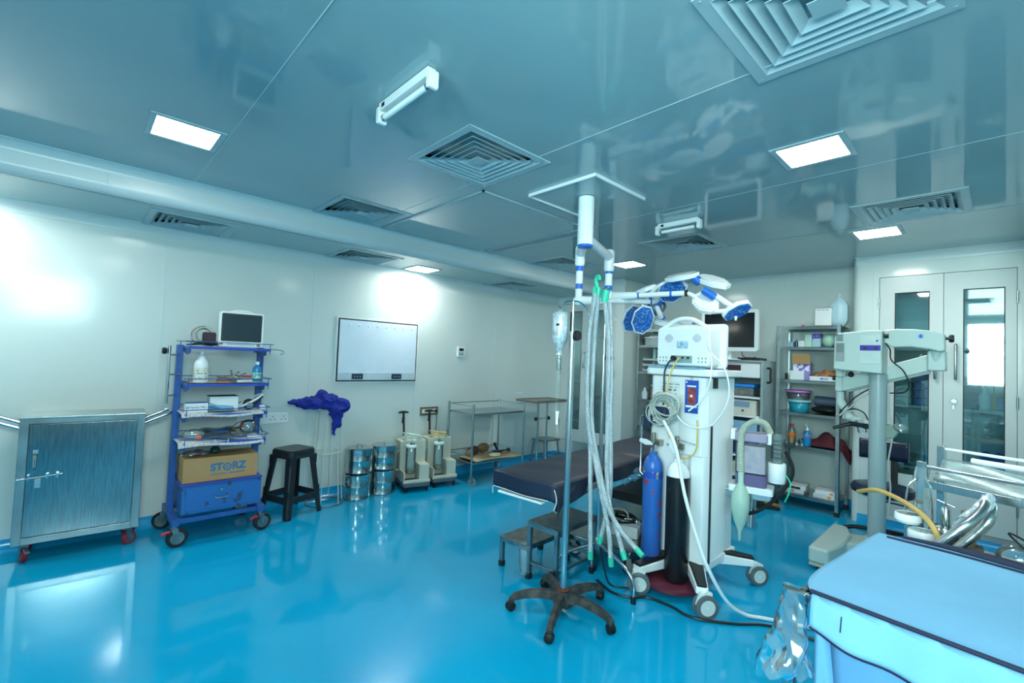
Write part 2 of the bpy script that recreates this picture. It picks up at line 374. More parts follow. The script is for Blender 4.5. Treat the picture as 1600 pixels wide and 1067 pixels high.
def diffuser(cx, cy, z, lab, s=.6, rings=6, drop=.006):
    t = thing('air_diffuser', lab, 'air vent', (cx, cy, z), 0, 'square louvred ceiling diffusers')
    h = s/2; b = MB(); fw = .042
    def ring(b, o, i, zo, zi):
        P = [[b.bm.verts.new((sx*r, sy*r, zz)) for sx, sy in ((-1, -1), (1, -1), (1, 1), (-1, 1))] for r, zz in ((o, zo), (i, zi), (i, zi+.003), (o, zo+.003))]
        for a in range(4):
            A, B = P[a], P[(a+1) % 4]
            for k in range(4): b._f([A[k], A[(k+1) % 4], B[(k+1) % 4], B[k]], False)
    ring(b, h, h-fw, -drop, -drop)
    for k in range(4):
        sx, sy = ((-1, -1), (1, -1), (1, 1), (-1, 1))[k]
        b.lathe([(0, -drop-.002), (.005, -.0015-drop), (.005, -drop)], ((h-.02)*sx, (h-.02)*sy, 0), seg=8)
    b.box((-h+.001, -h+.001, -.0055), (-h+.003, h-.001, 0)).box((h-.003, -h+.001, -.0055), (h-.001, h-.001, 0)).box((-h, -h+.001, -.0055), (h, -h+.003, 0)).box((-h, h-.003, -.0055), (h, h-.001, 0))
    b.build('frame', 'diffw', t)
    g = MB(); R = h-fw; st = R/(rings+.4)
    for k in range(rings):
        o = R-k*st; i = max(o-st*.76, .004)
        ring(g, o, i, -drop-.001, .022-drop) if k < rings-1 else g.box((-o*.8, -o*.8, -drop-.003), (o*.8, o*.8, -drop))
    g.build('louvres', 'diffw', t)
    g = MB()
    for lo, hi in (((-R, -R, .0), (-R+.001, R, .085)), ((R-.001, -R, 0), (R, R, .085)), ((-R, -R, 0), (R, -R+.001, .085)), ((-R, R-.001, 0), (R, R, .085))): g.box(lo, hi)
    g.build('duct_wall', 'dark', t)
    d = MB().box((-R, -R, .085), (R, R, .088)).build('duct_shade', 'dark', t)  # duct walls and top coloured near black to stand for shade up there
    return t
# openings for the diffusers and the light boxes are cut out of the ceilings
DIFF = [(-2.12, 1.67, ZM, 'large square ceiling vent in the middle, beside the bare plate of the access hatch'),
        (-.38, 1.66, ZM, 'nearest square ceiling vent, cut by the top edge of the photo'),
        (-3.65, 1.675, ZM, 'square ceiling vent touching the stepped cove'),
        (-2.11, 4.19, ZM, 'square ceiling vent just below the far batten lamp'),
        (-.44, 4.2, ZM, 'square ceiling vent beside the light panel over the glazed cupboard'),
        (-3.65, 4.19, ZM, 'square ceiling vent behind the column of the surgical lamp'),
        (-4.475, .635, ZL, 'square vent in the lower ceiling strip nearest the camera'),
        (-4.475, 2.1, ZL, 'square vent in the lower ceiling strip left of its light panel'),
        (-4.475, 4.2, ZL, 'farthest square vent in the lower ceiling strip near the back corner')]
for x, y, z, l in DIFF: diffuser(x, y, z, l, .6 if z == ZM else .585)
def cut(ob, boxes):
    b = MB()
    for x, y, z, s in boxes: b.box((x-s/2, y-s/2, z-.03), (x+s/2, y+s/2, z+.05))
    c = b.build('cutter', 'ceil'); md = ob.modifiers.new('cut', 'BOOLEAN'); md.object = c; md.operation = 'DIFFERENCE'; md.solver = 'EXACT'
    dg = bpy.context.evaluated_depsgraph_get(); me = bpy.data.meshes.new_from_object(ob.evaluated_get(dg))
    me.polygons.foreach_set('use_smooth', [False]*len(me.polygons)); ob.modifiers.clear(); ob.data = me; bpy.data.objects.remove(c)
for nm, zz in (('ceiling', ZM), ('ceiling_strip', ZL)):
    cut(bpy.data.objects[nm], [(x, y, z, .52) for x, y, z, l in DIFF if z == zz])
# long linear return-air grille
t = thing('linear_grille', 'long narrow slotted air grille in the ceiling beside the access hatch', 'air vent', (-3.2, 3.25, ZM))
b = MB(); L_, Wd = 1.3, .15
b.box((-L_/2, -Wd/2, -.006), (L_/2, -Wd/2+.02, 0)).box((-L_/2, Wd/2-.02, -.006), (L_/2, Wd/2, 0)).box((-L_/2, -Wd/2, -.006), (-L_/2+.02, Wd/2, 0)).box((L_/2-.02, -Wd/2, -.006), (L_/2, Wd/2, 0)); b.build('frame', 'diffw', t)
b = MB()
for k in range(34): x = -L_/2+.03+k*(L_-.05)/34; b.box((x, -Wd/2+.02, -.005), (x+.014, Wd/2-.02, -.001))
b.build('fins', 'frame', t); MB().box((-L_/2+.02, -Wd/2+.02, -.0008), (L_/2-.02, Wd/2-.02, -.0003)).build('duct_shade', mat('grille shadow', '4c5f72', .7), t)  # ceiling is uncut here: flat sheet coloured as the shade behind the fins
# access hatch
t = thing('access_hatch', 'wide flush ceiling access hatch with a raised edge strip', 'hatch', (-3.2, 2.58, ZM))
b = MB(); b.box((-.72, -.57, -.006), (.72, .57, -.0005)); b.build('panel', 'ceil', t, .002)
b = MB()
for lo, hi in (((-.72, -.58, -.01), (.73, -.565, -.001)), ((.715, -.58, -.01), (.73, .575, -.001)), ((-.73, -.58, -.01), (-.72, .575, -.001))): b.box(lo, hi)
b.build('edge_strip', 'diffw', t)
b = MB()
for x in (-.7, -.2, .3, .7): b.lathe([(0, -.009), (.006, -.008), (.006, -.006)], (x, -.545, 0), seg=8)
for y in (-.1, .4): b.lathe([(0, -.009), (.006, -.008), (.006, -.006)], (.695, y, 0), seg=8)
b.build('screws', 'steel', t)
# batten lamps (unlit tubes)
def batten(cx, cy, lab, L_=.4):
    t = thing('batten_lamp', lab, 'lamp', (cx, cy, ZM), 0, 'short battens with unlit tubes')
    MB().box((-L_/2, -.02, -.04), (L_/2, .02, -.002)).build('batten', 'white', t, .004)
    MB().cyl((-L_/2, 0, -.07), (L_/2, 0, -.07), .013, seg=14).build('tube', mat('unlit tube', 'e4f0ee', .2, alpha=1), t)
    for s in (-1, 1):
        MB().prism(rrect(.03, .075, .012, cx=s*(L_/2+.006), cy=-.055), -.022, .022, 'y').build('end_cap', 'white', t, .004)
        MB().cyl((s*(L_/2-.03), 0, -.07), (s*(L_/2-.014), 0, -.07), .0155, seg=14).build('ferrule', 'steel', t)
    MB().box((-L_/2+.03, -.0215, -.032), (-L_/2+.055, -.0195, -.014)).build('rocker_switch', 'black', t)
    return t
batten(-1.78, .985, 'white batten lamp with an unlit tube near the middle ceiling vent', .41)
batten(-1.79, 3.47, 'far white batten lamp with an unlit tube behind the surgical lamp mount', .34)
# ================================================================ shared parts
M['tyre'] = mat('black tyre', '1b1d20', .5, var=.1)
M['redwheel'] = mat('red polyurethane', 'a01830', .35, var=.1)
M['zinc'] = mat('zinc fork', '8f9a9a', .38, .9, var=.15, scale=25)
M['bluepaint'] = mat('blue trolley paint', '28599e', .35, var=.12, scale=9)
M['scuffed'] = mat('scuffed blue paint', '2a66a8', .4, col2='31425c', thresh=(.32, .42), scale=14)
M['lilac'] = mat('shelf edge blue', '2f4cac', .35)
M['carton'] = mat('brown carton', 'b08a5c', .75, var=.05, scale=5)
M['redplastic'] = mat('red plastic', 'c8313c', .4)
M['green'] = mat('green plastic', '2a8a6c', .4)
M['cablegrey'] = mat('grey cable', 'b9bdb6', .45)
M['cableblack'] = mat('black cable', '14171a', .4)
M['sheet'] = mat('printed newsprint', 'c9ced0', .8, col2='8e989c', thresh=(.42, .47), scale=55, stretch=(1, 3, 1))
M['royal'] = mat('royal blue cotton', '12288c', .85, var=.1, scale=7, bump=.15, bscale=60)
M['screen'] = mat('dark screen', '24363f', .12, var=.05)
M['screenblack'] = mat('black screen', '080d14', .1, var=.05)
M['amber'] = mat('amber liquid', 'a8843c', .2)
M['bluegel'] = mat('blue liquid', '1f8fd0', .15, alpha=.85)
M['maskblue'] = mat('pale blue nonwoven', '7fbfe0', .8, var=.06, bump=.1, bscale=50)
M['clearplastic'] = glass('clear plastic', (.9, .97, .97), .05, .08, .12)
M['film'] = glass('plastic film', (.93, .98, .98), .04, .15, .14, 'd8ecee')
M['pvc'] = glass('milky pvc', (.86, .92, .94), .03, .25, .5, 'd3e2e8')
def castor(par, x, y, r, w, tyre='tyre', hub='zinc', a=0, twin=False, brake=None, fork='zinc', top=None, name='castor'):
    """castor under (x, y): plate, fork (part) and wheel (sub-part)"""
    top = top or r*2+.035; T = Tr(x, y, 0) @ Rz(a)
    b = MB()
    b.cyl(T @ Vector((0, 0, top-.015)), T @ Vector((0, 0, top)), .02, seg=14)
    if twin:
        b.prism([(-r*.9, r*1.1), (-r*.6, r*2.05), (0, r*2.3), (r*.5, r*2.1), (r*.5, r*1.2)], -w*.22, w*.22, 'y', T @ Tr(r*.35, 0, 0))
    else:
        for s in (-1, 1): b.prism([(.3*r-.012, r-.012), (.3*r+.012, r-.012), (.022, top-.014), (-.022, top-.014)], s*(w/2+.004)-.0015, s*(w/2+.004)+.0015, 'y', T)
        b.prism([(-.024, top-.018), (.024, top-.018), (.024, top-.012), (-.024, top-.012)], -w/2-.006, w/2+.006, 'y', T)
    b.cyl(T @ Vector((.3*r, -w/2-.006, r)), T @ Vector((.3*r, w/2+.006, r)), .006, seg=8)
    c = b.build(name, fork, par, .001)
    ws = ((-w*.62, w*.36), (w*.26, w*.36)) if twin else ((-w/2, w),)
    for o, ww in ws:
        h = MB()
        TT = T @ Tr(.3*r, 0, r)
        h.lathe([(r*.66, o+ww*.02), (r*.9, o), (r, o+ww*.2), (r, o+ww*.8), (r*.9, o+ww), (r*.66, o+ww*.98)], axis='y', T=TT)
        h.mat(1).lathe([(0, o+ww*.1), (r*.25, o+ww*.02), (r*.66, o+ww*.02)], axis='y', T=TT); h.lathe([(r*.66, o+ww*.98), (r*.25, o+ww*.98), (0, o+ww*.9)], axis='y', T=TT)
        h.build('wheel', [tyre, hub], c)
    if brake: MB().prism([(-.06, top-.045), (-.02, top-.03), (0, top-.03), (0, top-.04), (-.06, top-.055)], -.012, .012, 'y', T @ Tr(-.02, 0, 0)).build('brake_pedal', brake, c, .002)
    return c
def cable(name, pts, r, m, par=None, n=8, seg=8): return MB().tube(bez(pts, n), r, seg).build(name, m, par)
def coil(c, R, n, jx=.1, ax=0, T=None, z=.0, ph=0):
    out = []
    for i in range(int(n*16)+1):
        a = ph+2*PI*i/16; k = 1+jx*math.sin(a*.37+1.3)
        p = Vector((R*k*math.cos(a), R*k*.8*math.sin(a), z*i/16+.004*math.sin(a*1.7)))
        out.append((T @ p if T else p)+Vector(c))
    return out
# ================================================================ steel cabinet cart
t = thing('cabinet_cart', 'stainless steel cabinet on red castors against the left wall, bolted door', 'cart', (-4.605, .1, 0), FACE_L-.04)
w, d, z0, z1 = .655, .325, .13, .965; x0, x1, y0, y1 = -w/2, w/2, -d/2, d/2; e = .045
b = MB(); b.box((x0, y0+.012, z0), (x0+.006, y1, z1)).box((x1-.006, y0+.012, z0), (x1, y1, z1)).box((x0, y1-.006, z0), (x1, y1, z1)).box((x0, y0+.012, z0), (x1, y1, z0+.02)).box((x0+.03, y0+.03, z0+.03), (x1-.03, y1-.01, z1-.01))
for lo, hi in (((x0, z0), (x0+e, z1)), ((x1-e, z0), (x1, z1)), ((x0+e, z0), (x1-e, z0+e)), ((x0+e, z1-e*.8), (x1-e, z1))): b.box((lo[0], y0, lo[1]), (hi[0], y0+.03, hi[1]))
b.build('body', 'steelx', t, .002)
MB().box((x0-.006, y0-.006, z1), (x1+.006, y1+.006, z1+.012)).build('top_sheet', 'steel', t, .004)
dr = MB().box((x0+e+.004, y0+.004, z0+e+.004), (x1-e-.004, y0+.022, z1-e*.8-.004)).build('door', mat('brushed steel door', '93a3a6', .13, 1, var=.16, scale=6, stretch=(26, 26, 1.5)), t, .0015)
b = MB().cyl((x0+.004, y0-.012, .565), (x0+.225, y0-.012, .585), .0045, seg=10).ball((x0+.012, y0-.012, .5655), .009)
for xx in (x0+.06, x0+.15, x0+.2): b.box((xx-.006, y0-.018, .56), (xx+.006, y0+.006, .592))
b.build('bolt', 'chrome', dr); MB().box((x0+.09, y0+.001, .50), (x0+.12, y0+.006, .56)).cyl((x0+.105, y0-.004, .53), (x0+.105, y0+.004, .53), .006, seg=10).build('hasp', 'steel', dr)
MB().tube(bez([(x0+.085, y0+.006, .63), (x0+.085, y0-.025, .64), (x0+.085, y0-.03, .68), (x0+.085, y0-.025, .72), (x0+.085, y0+.006, .73)], 5), .009, 8).build('handle', 'clearplastic', dr); MB().box((x0+.072, y0, .73), (x0+.098, y0+.006, .755)).build('handle_plate', 'steel', dr)
for s in (-1, 1):
    q = x0 if s < 0 else x1
    MB().tube(bez([(q, -.12, .9), (q+s*.07, -.12, .93), (q+s*.15, -.115, .965), (q+s*.165, -.08, .972), (q+s*.165, .08, .972), (q+s*.15, .115, .965), (q+s*.07, .12, .93), (q, .12, .9)], 6), .0125, 12).build('push_handle', 'chrome', t)
for xx, yy, a in ((x0+.06, y0+.05, 1.9), (x1-.06, y0+.05, .5), (x0+.06, y1-.05, 2), (x1-.06, y1-.05, .3)): castor(t, xx, yy, .045, .028, 'redwheel', 'zinc', a, top=z0, brake='zinc' if xx < 0 and yy < 0 else None)
# ================================================================ blue equipment trolley
t = blue_t = thing('equipment_trolley', 'tall blue steel equipment trolley with five shelves and black-tyred castors', 'trolley', (-4.45, .9, 0), FACE_L)
X0, X1 = -.29, .29; Yf, Yb = -.245, .21
b = MB()
for s in (X0, X1-.0): b.box((s-.022, -.01, .16), (s+.022, .045, 1.5))
b.build('upright', 'bluepaint', t, .003)
b = MB(); b.box((X0-.02, Yf-.02, .155), (X0+.03, Yb+.04, .205)).box((X1-.03, Yf-.02, .155), (X1+.03, Yb+.04, .205)).box((X0, Yf-.005, .165), (X1, Yf+.035, .2)).box((X0, Yb-.02, .165), (X1, Yb+.02, .2)); b.build('base_frame', 'bluepaint', t, .003)
SH = [1.475, 1.19, .955, .735]
for k, z in enumerate(SH):
    b = MB(); b.box((X0+.015, Yf, z), (X1+.01, Yb, z+.018)).mat(1).box((X0+.015, Yf-.003, z-.004), (X1+.01, Yf, z+.018)).mat(0)
    for s in (X0+.03, X1-.02): b.prism([(Yf+.02, z), (Yb-.02, z), (Yf+.12, z-.05), (Yf+.02, z-.035)], s-.004, s+.004, 'x')
    sh = b.build('shelf', ['bluepaint', 'lilac'], t, .0015)
    r = MB(); zz = z+.055
    r.tube([(X0-.0, Yf-.012, zz), (X1+.025, Yf-.012, zz), (X1+.025, Yb, zz), (X0, Yb, zz)], .0032, 6, True)
    for q in ((X0+.03, Yf-.012), (X1, Yf-.012), (X0+.03, Yb), (X1, Yb)): r.cyl((*q, z-.03), (*q, zz), .0032, seg=6)
    r.build('guard_rail', 'bluepaint', sh)
dw = MB().box((X0+.035, Yf+.0, .225), (X1-.005, Yb, .435)).build('drawer_box', 'scuffed', t, .003)
f = MB().box((X0+.06, Yf-.006, .245), (X1-.03, Yf+.002, .42)).build('drawer', 'scuffed', t, .002)
MB().tube(bez([(-.04, Yf-.006, .345), (-.042, Yf-.03, .335), (-.03, Yf-.034, .328), (.03, Yf-.034, .328), (.042, Yf-.03, .335), (.04, Yf-.006, .345)], 4), .004, 8).build('handle', 'zinc', f)
MB().lathe([(0, -.012), (.012, -.012), (.014, 0)], (0, Yf-.006, .385), 'y').build('lock', 'chrome', f)
MB().box((X0+.02, Yf-.01, .437), (X1, Yb, .448)).build('top_sheet', 'lilac', t, .002)
for xx, yy, a, br in ((X0+.0, Yf-.0, 0.1, 'redplastic'), (X1, Yf, .2, 'redplastic'), (X0, Yb+.02, 2.6, None), (X1, Yb+.02, 2.8, None)):
    castor(t, xx, yy, .068, .034, 'tyre', 'zinc', a+0, top=.157, brake=br)
b = MB().cyl((X0-.085, -.14, 1.05), (X0-.085, -.14, 1.49), .011, seg=14)
for z in (1.11, 1.27, 1.42): b.cyl((X0-.085, -.14, z), (X0-.0, -.03, z), .006, seg=10)
h = b.build('side_bar', 'chrome', t); MB().lathe([(0, -.03), (.02, -.03), (.026, -.015), (.02, 0), (0, 0)], (X0-.1, -.14, 1.45), 'x').build('clamp_knob', 'black', h)
MB().tube(bez([(X1, Yf+.03, 1.49), (X1+.09, Yf+.03, 1.485), (X1+.115, Yf+.03, 1.475), (X1+.115, Yf+.03, 1.455), (X1+.1, Yf+.03, 1.45), (X1+.09, Yf+.03, 1.46)], 5), .004, 8).build('hook', 'chrome', t)
def on_left(lx, ly, z): return (-4.45-ly, .9+lx, z)      # trolley-local to world
# patient monitor on top
t = thing('patient_monitor', 'white patient monitor with blank dark screen on top of the blue trolley', 'monitor', on_left(.095, -.13, 1.494), FACE_L-.08)
b = MB().prism(rrect(.32, .285, .02, cy=.147), -.05, .0, 'y').prism(rrect(.29, .25, .02, cy=.14), 0, .09, 'y'); b.build('housing', 'white', t, .004)
MB().prism(rrect(.288, .225, .01, cy=.162), -.053, -.049, 'y').build('bezel', 'black', t); MB().prism(rrect(.27, .205, .004, cy=.162), -.0545, -.052, 'y').build('screen', 'screen', t)
b = MB()
for i in range(9): b.prism(rrect(.018, .009, .003, n=2, cx=-.09+i*.022, cy=.026), -.053, -.05, 'y')
b.build('key_row', 'maskblue', t); MB().lathe([(0, -.014), (.012, -.013), (.014, 0)], (.125, -.05, .026), 'y').build('control_knob', mat('grey knob', '7e898c', .4), t)
MB().tube(bez([(-.08, .0, .285), (-.04, 0, .3), (.04, 0, .3), (.08, 0, .285)], 5), .01, 8).build('carry_handle', 'white', t)
t = thing('cable_bundle', 'loops of grey and black monitor leads on the top blue shelf', 'cables', on_left(-.16, -.08, 1.494), FACE_L)
for k in range(4): MB().tube(coil((0, 0, .09), .075-.004*k, 1.3, .2, T=Rx(PI/2-.2+.15*k) @ Rz(.5*k), ph=k), .0042, 6).build('lead', 'cablegrey' if k % 2 == 0 else mat('olive lead', '7d8a78', .5), t)
for k in range(3): MB().tube(coil((-.01+.03*k, -.04, .012+.008*k), .085, 1.6, .25, T=Rz(k)), .004, 6).build('lead', 'cableblack', t)
MB().prism(rrect(.09, .08, .015), -.05, .0, 'y', Tr(.045, .03, .075)).build('cuff_pouch', mat('brown cuff', '3c3038', .7), t, .01)
# bottles
def bottle(name, lab, loc, prof, m, cap=None, rz=0, group=None, label_m=None, lz=None, cat='bottle', capm='white'):
    t = thing(name, lab, cat, loc, rz, group)
    MB().lathe(prof, seg=24).build('body', m, t)
    if cap: MB().lathe(cap, seg=20).build('cap', capm, t)
    if label_m:
        r = max(p[0] for p in prof)+.0012
        MB().lathe([(r-.001, lz[0]), (r, lz[0]), (r, lz[1]), (r-.001, lz[1])], seg=24).build('label_band', label_m, t)
    return t
bottle('white_bottle', 'tall white bottle with printed label on the second blue shelf', on_left(-.17, -.16, 1.209), [(0, 0), (.046, 0), (.05, .008), (.05, .13), (.045, .16), (.024, .195), (.024, .205), (.03, .207), (.03, .215), (.02, .22), (0, .22)], 'white', [(0, .243), (.014, .243), (.015, .22), (0, .22)], label_m=mat('faded print label', 'd9dccb', .6, col2='8fa0a8', thresh=(.4, .48), scale=60), lz=(.03, .12))
bottle('sanitiser_bottle', 'small bottle of blue liquid with green label on the second blue shelf', on_left(.225, -.16, 1.209), [(0, 0), (.032, 0), (.034, .006), (.034, .1), (.03, .125), (.013, .14), (.013, .15), (0, .15)], 'bluegel', [(0, .175), (.015, .174), (.015, .15), (0, .15)], label_m=mat('green white label', 'b8d8c8', .5, col2='4f9a8a', thresh=(.4, .5), scale=50), lz=(.03, .085))
t = thing('instrument_tangle', 'tangle of cord and metal clamps on the second blue shelf', 'instruments', on_left(.06, -.09, 1.209), FACE_L)
for k in range(4): MB().tube(coil((-.03, -.02, .02+.008*k), .07, 1.2, .3, T=Rz(k*.8)), .0035, 6).build('cord', mat('tan cord', '8f8a70', .6), t)
b = MB(); rr = random.Random(3)
for k in range(9):
    p = Vector((rr.uniform(-.0, .06), rr.uniform(-.03, .03), .05)); q = p+Vector((rr.uniform(-.05, .05), rr.uniform(-.03, .03), rr.uniform(-.03, .05))); b.cyl(p, q, .006, .004, 8).ball(q, .009)
b.build('clamps', 'zinc', t); MB().cyl((.07, -.03, .05), (.13, -.04, .045), .007, seg=8).build('red_grip', 'redplastic', t)
MB().box((.02, -.08, .002), (.14, -.04, .022)).build('case', 'white', t, .004)
MB().box((-.13, -.1, .001), (-.04, -.06, .012)).build('orange_sleeve', mat('orange wrapper', 'd98b62', .6), t, .003)
tag(MB().grid(lambda u, v: Vector((-.25+.5*u, -.2+.36*v, .003+.006*math.sin(9*u)*math.sin(7*v))), 16, 8).build('paper_lining', mat('old paper', 'b9b198', .85, var=.1), solid=.001), 'creased brown paper lining the second blue shelf', 'paper', loc=on_left(.01, -.03, 1.211), rz=FACE_L)
# third shelf
def carton(name, lab, loc, d, m, rz=FACE_L, cat='box', bev=.002, lid=None, group=None):
    t = thing(name, lab, cat, loc, rz, group); b = MB().box((-d[0]/2, -d[1]/2, 0), (d[0]/2, d[1]/2, d[2])); b.build('body', m, t, bev)
    if lid: MB().box((-d[0]/2-.001, -d[1]/2-.001, d[2]), (d[0]/2+.001, d[1]/2+.001, d[2]+.003)).build('lid', lid, t, .001)
    return t
tag(MB().grid(lambda u, v: Vector((-.29+.56*u, -.235+.4*v, .004+.006*math.sin(8*u+2*v)-(.025*max(0, 1-v*12)))), 24, 12).build('newspaper', 'sheet', solid=.002), 'newspaper sheets lining the third blue shelf, edges hanging over', 'paper', loc=on_left(.0, -.03, .9745), rz=FACE_L)
c = carton('medicine_carton', 'small white carton with blue top and navy lettering on the third blue shelf', on_left(-.19, -.17, .984), (.145, .08, .072), 'paper', lid='blue'); text('Vertin MD', .024, 'lettering', mat('navy print', '1c2f5c', .6), c, (.008, -.0408, .04), (PI/2, 0, 0), sx=1.05); MB().lathe([(.005, -.0005), (.009, -.0005)], (-.06, -.041, .04), 'y').build('emblem', 'navy print' and MATS['navy print'], c)
carton('white_carton', 'plain white box with painted shade for an open top on the third blue shelf', on_left(-.0, -.1, .984), (.2, .13, .115), 'paper', lid=mat('slot shade', '30383c', .8))  # box is closed; dark top sheet paints the shade of an opening
t = thing('face_masks', 'pile of pale blue folded masks on the third blue shelf', 'masks', on_left(-.03, -.19, .985), FACE_L)
for k in range(4): MB().grid(lambda u, v, k=k: Vector((-.09+.18*u, -.03+.06*v, .008*k+.012+.012*math.sin(3*u+k)+.02*v*(k % 2))), 10, 5).build('mask', 'maskblue', t, solid=.003).rotation_euler = (0, .12*(k-1.5), .25*(k-1.5))
t = thing('head_mirror', 'black and white head-worn lamp on the third blue shelf', 'headlamp', on_left(.2, -.12, .984), FACE_L)
MB().tube([(.085*math.cos(a), .07*math.sin(a), .075+.05*math.cos(a)) for a in [i*PI/10 for i in range(20)]], .009, 8, True).build('head_band', 'white', t)
MB().ball((-.02, -.03, .045), .045, (1, .7, 1)).build('housing', 'black', t); MB().lathe([(0, -.02), (.022, -.02), (.026, 0), (.0, 0)], (-.02, -.06, .04), 'y').build('lens', 'chrome', t)
MB().cyl((.02, -.03, .05), (.08, -.03, .11), .013, seg=10).build('arm', 'black', t); MB().box((.06, -.06, 0.0), (.1, -.02, .035)).build('battery', 'white', t, .004)
# fourth shelf
tag(MB().grid(lambda u, v: Vector((-.3+.58*u, -.24+.4*v, .004+.008*math.sin(6*u+4*v)-(.03*max(0, 1-v*10)))), 24, 12).build('newspaper', 'sheet', solid=.002), 'newspaper sheets and torn paper lining the fourth blue shelf', 'paper', loc=on_left(.0, -.03, .7545), rz=FACE_L)
t = thing('syringe_pack', 'clear bag with an orange-capped tube at the left end of the fourth blue shelf', 'medical pack', on_left(-.19, -.16, .766), FACE_L)
MB().ball((0, 0, .045), .05, (1.5, .9, .85)).build('bag', 'film', t); MB().cyl((-.04, -.01, .03), (.03, -.03, .03), .012).build('tube', 'clearplastic', t); MB().cyl((.02, -.055, .03), (.022, -.075, .03), .017, seg=16).build('orange_cap', mat('orange cap', 'f2703a', .4), t)
t = thing('packaged_dressing', 'blue printed sterile packet lying on the fourth blue shelf', 'medical pack', on_left(.0, -.03, .765), FACE_L)
MB().grid(lambda u, v: Vector((-.12+.24*u, -.07+.14*v, .03+.03*v+.006*math.sin(9*u))), 12, 6).build('film', 'film', t, solid=.003); MB().box((-.07, -.04, .03), (.08, .05, .045)).build('insert', mat('blue insert', '2a6cae', .5), t, .003)
t = thing('breathing_mask', 'clear breathing mask with metal valve on the fourth blue shelf', 'mask', on_left(.18, -.06, .766), FACE_L)
MB().ball((0.03, 0, .065), .06, (1.15, .9, 1)).build('dome', 'clearplastic', t); MB().cyl((-.1, -.03, .05), (-.02, -.01, .07), .008).ball((-.08, -.03, .055), .014).build('valve', mat('dull brass', '8a7a4c', .35, .9), t); MB().cyl((-.035, -.02, .075), (-.01, -.02, .08), .014).build('red_collar', 'redplastic', t)
t = thing('charger', 'white adapter with a looped black lead on the fourth blue shelf', 'charger', on_left(.21, -.19, .762), FACE_L)
MB().prism(rrect(.08, .035, .01), 0, .022).build('adapter', 'white', t, .003); cable('lead', [(-.04, 0, .012), (-.1, 0, .01), (-.16, .02, .05), (-.1, .04, .12), (0, .04, .125), (.06, .03, .08), (.08, .01, .03)], .0028, 'cableblack', t)
tag(cable('white_string', [(-.05, 0, .01), (-.045, -.02, -.01), (-.01, -.024, -.03), (.03, -.022, -.02), (.04, 0, .01)], .0022, 'white'), 'white string hanging over the edge of the fourth blue shelf', 'string', loc=on_left(-.02, -.28, .77), rz=FACE_L)
# carton on the drawer
t = thing('cardboard_box', 'long brown cardboard box with blue lettering above the blue drawer', 'box', on_left(.0, -.09, .45), FACE_L)
MB().box((-.255, -.13, 0), (.255, .13, .185)).build('body', 'carton', t, .003)
MB().box((-.256, -.003, .185), (.256, .003, .1865)).box((-.2555, -.131, .12), (-.2545, .131, .125)).build('seam', mat('carton seam', '8a6a44', .8), t)
st = mat('printed blue', '2b6f9e', .6)
text('ST', .078, 'lettering', st, t, (.006, -.1308, .1), (PI/2, 0, 0), 'RIGHT', bold=.0035); text('RZ', .078, 'lettering', st, t, (.071, -.1308, .1), (PI/2, 0, 0), 'LEFT', bold=.0035)
b = MB().lathe([(.019, 0), (.019, -.001), (.031, -.001), (.031, 0)], (.037, -.1302, .098), 'y').lathe([(0, -.001), (.009, -.001), (.009, 0)], (.037, -.1302, .098), 'y'); b.build('emblem', st, t)
text('KARL STORZ - ENDOSKOPE', .0185, 'lettering', st, t, (.045, -.1308, .048), (PI/2, 0, 0), bold=.0005)
t = thing('red_plastic_bag', 'clear plastic bag with red contents on the brown carton', 'bag', on_left(-.18, -.14, .6365), FACE_L)
MB().grid(lambda u, v: Vector((-.09+.2*u, -.05+.1*v, .02+.03*math.sin(PI*u)*math.sin(PI*v)+.006*math.sin(15*u+8*v))), 14, 8).build('film', 'film', t, solid=.003)
MB().ball((.04, 0, .018), .02, (2.2, 1, .8)).build('red_contents', mat('crimson contents', 'b02a50', .5), t)
tag(MB().ball((0, 0, .03), .04, (1.3, .9, .75), 10).build('green_pouch', mat('dark green plastic', '1f4a44', .5, bump=.4, bscale=20)), 'crumpled dark green plastic on the brown carton', 'bag', loc=on_left(-.03, -.1, .6365))
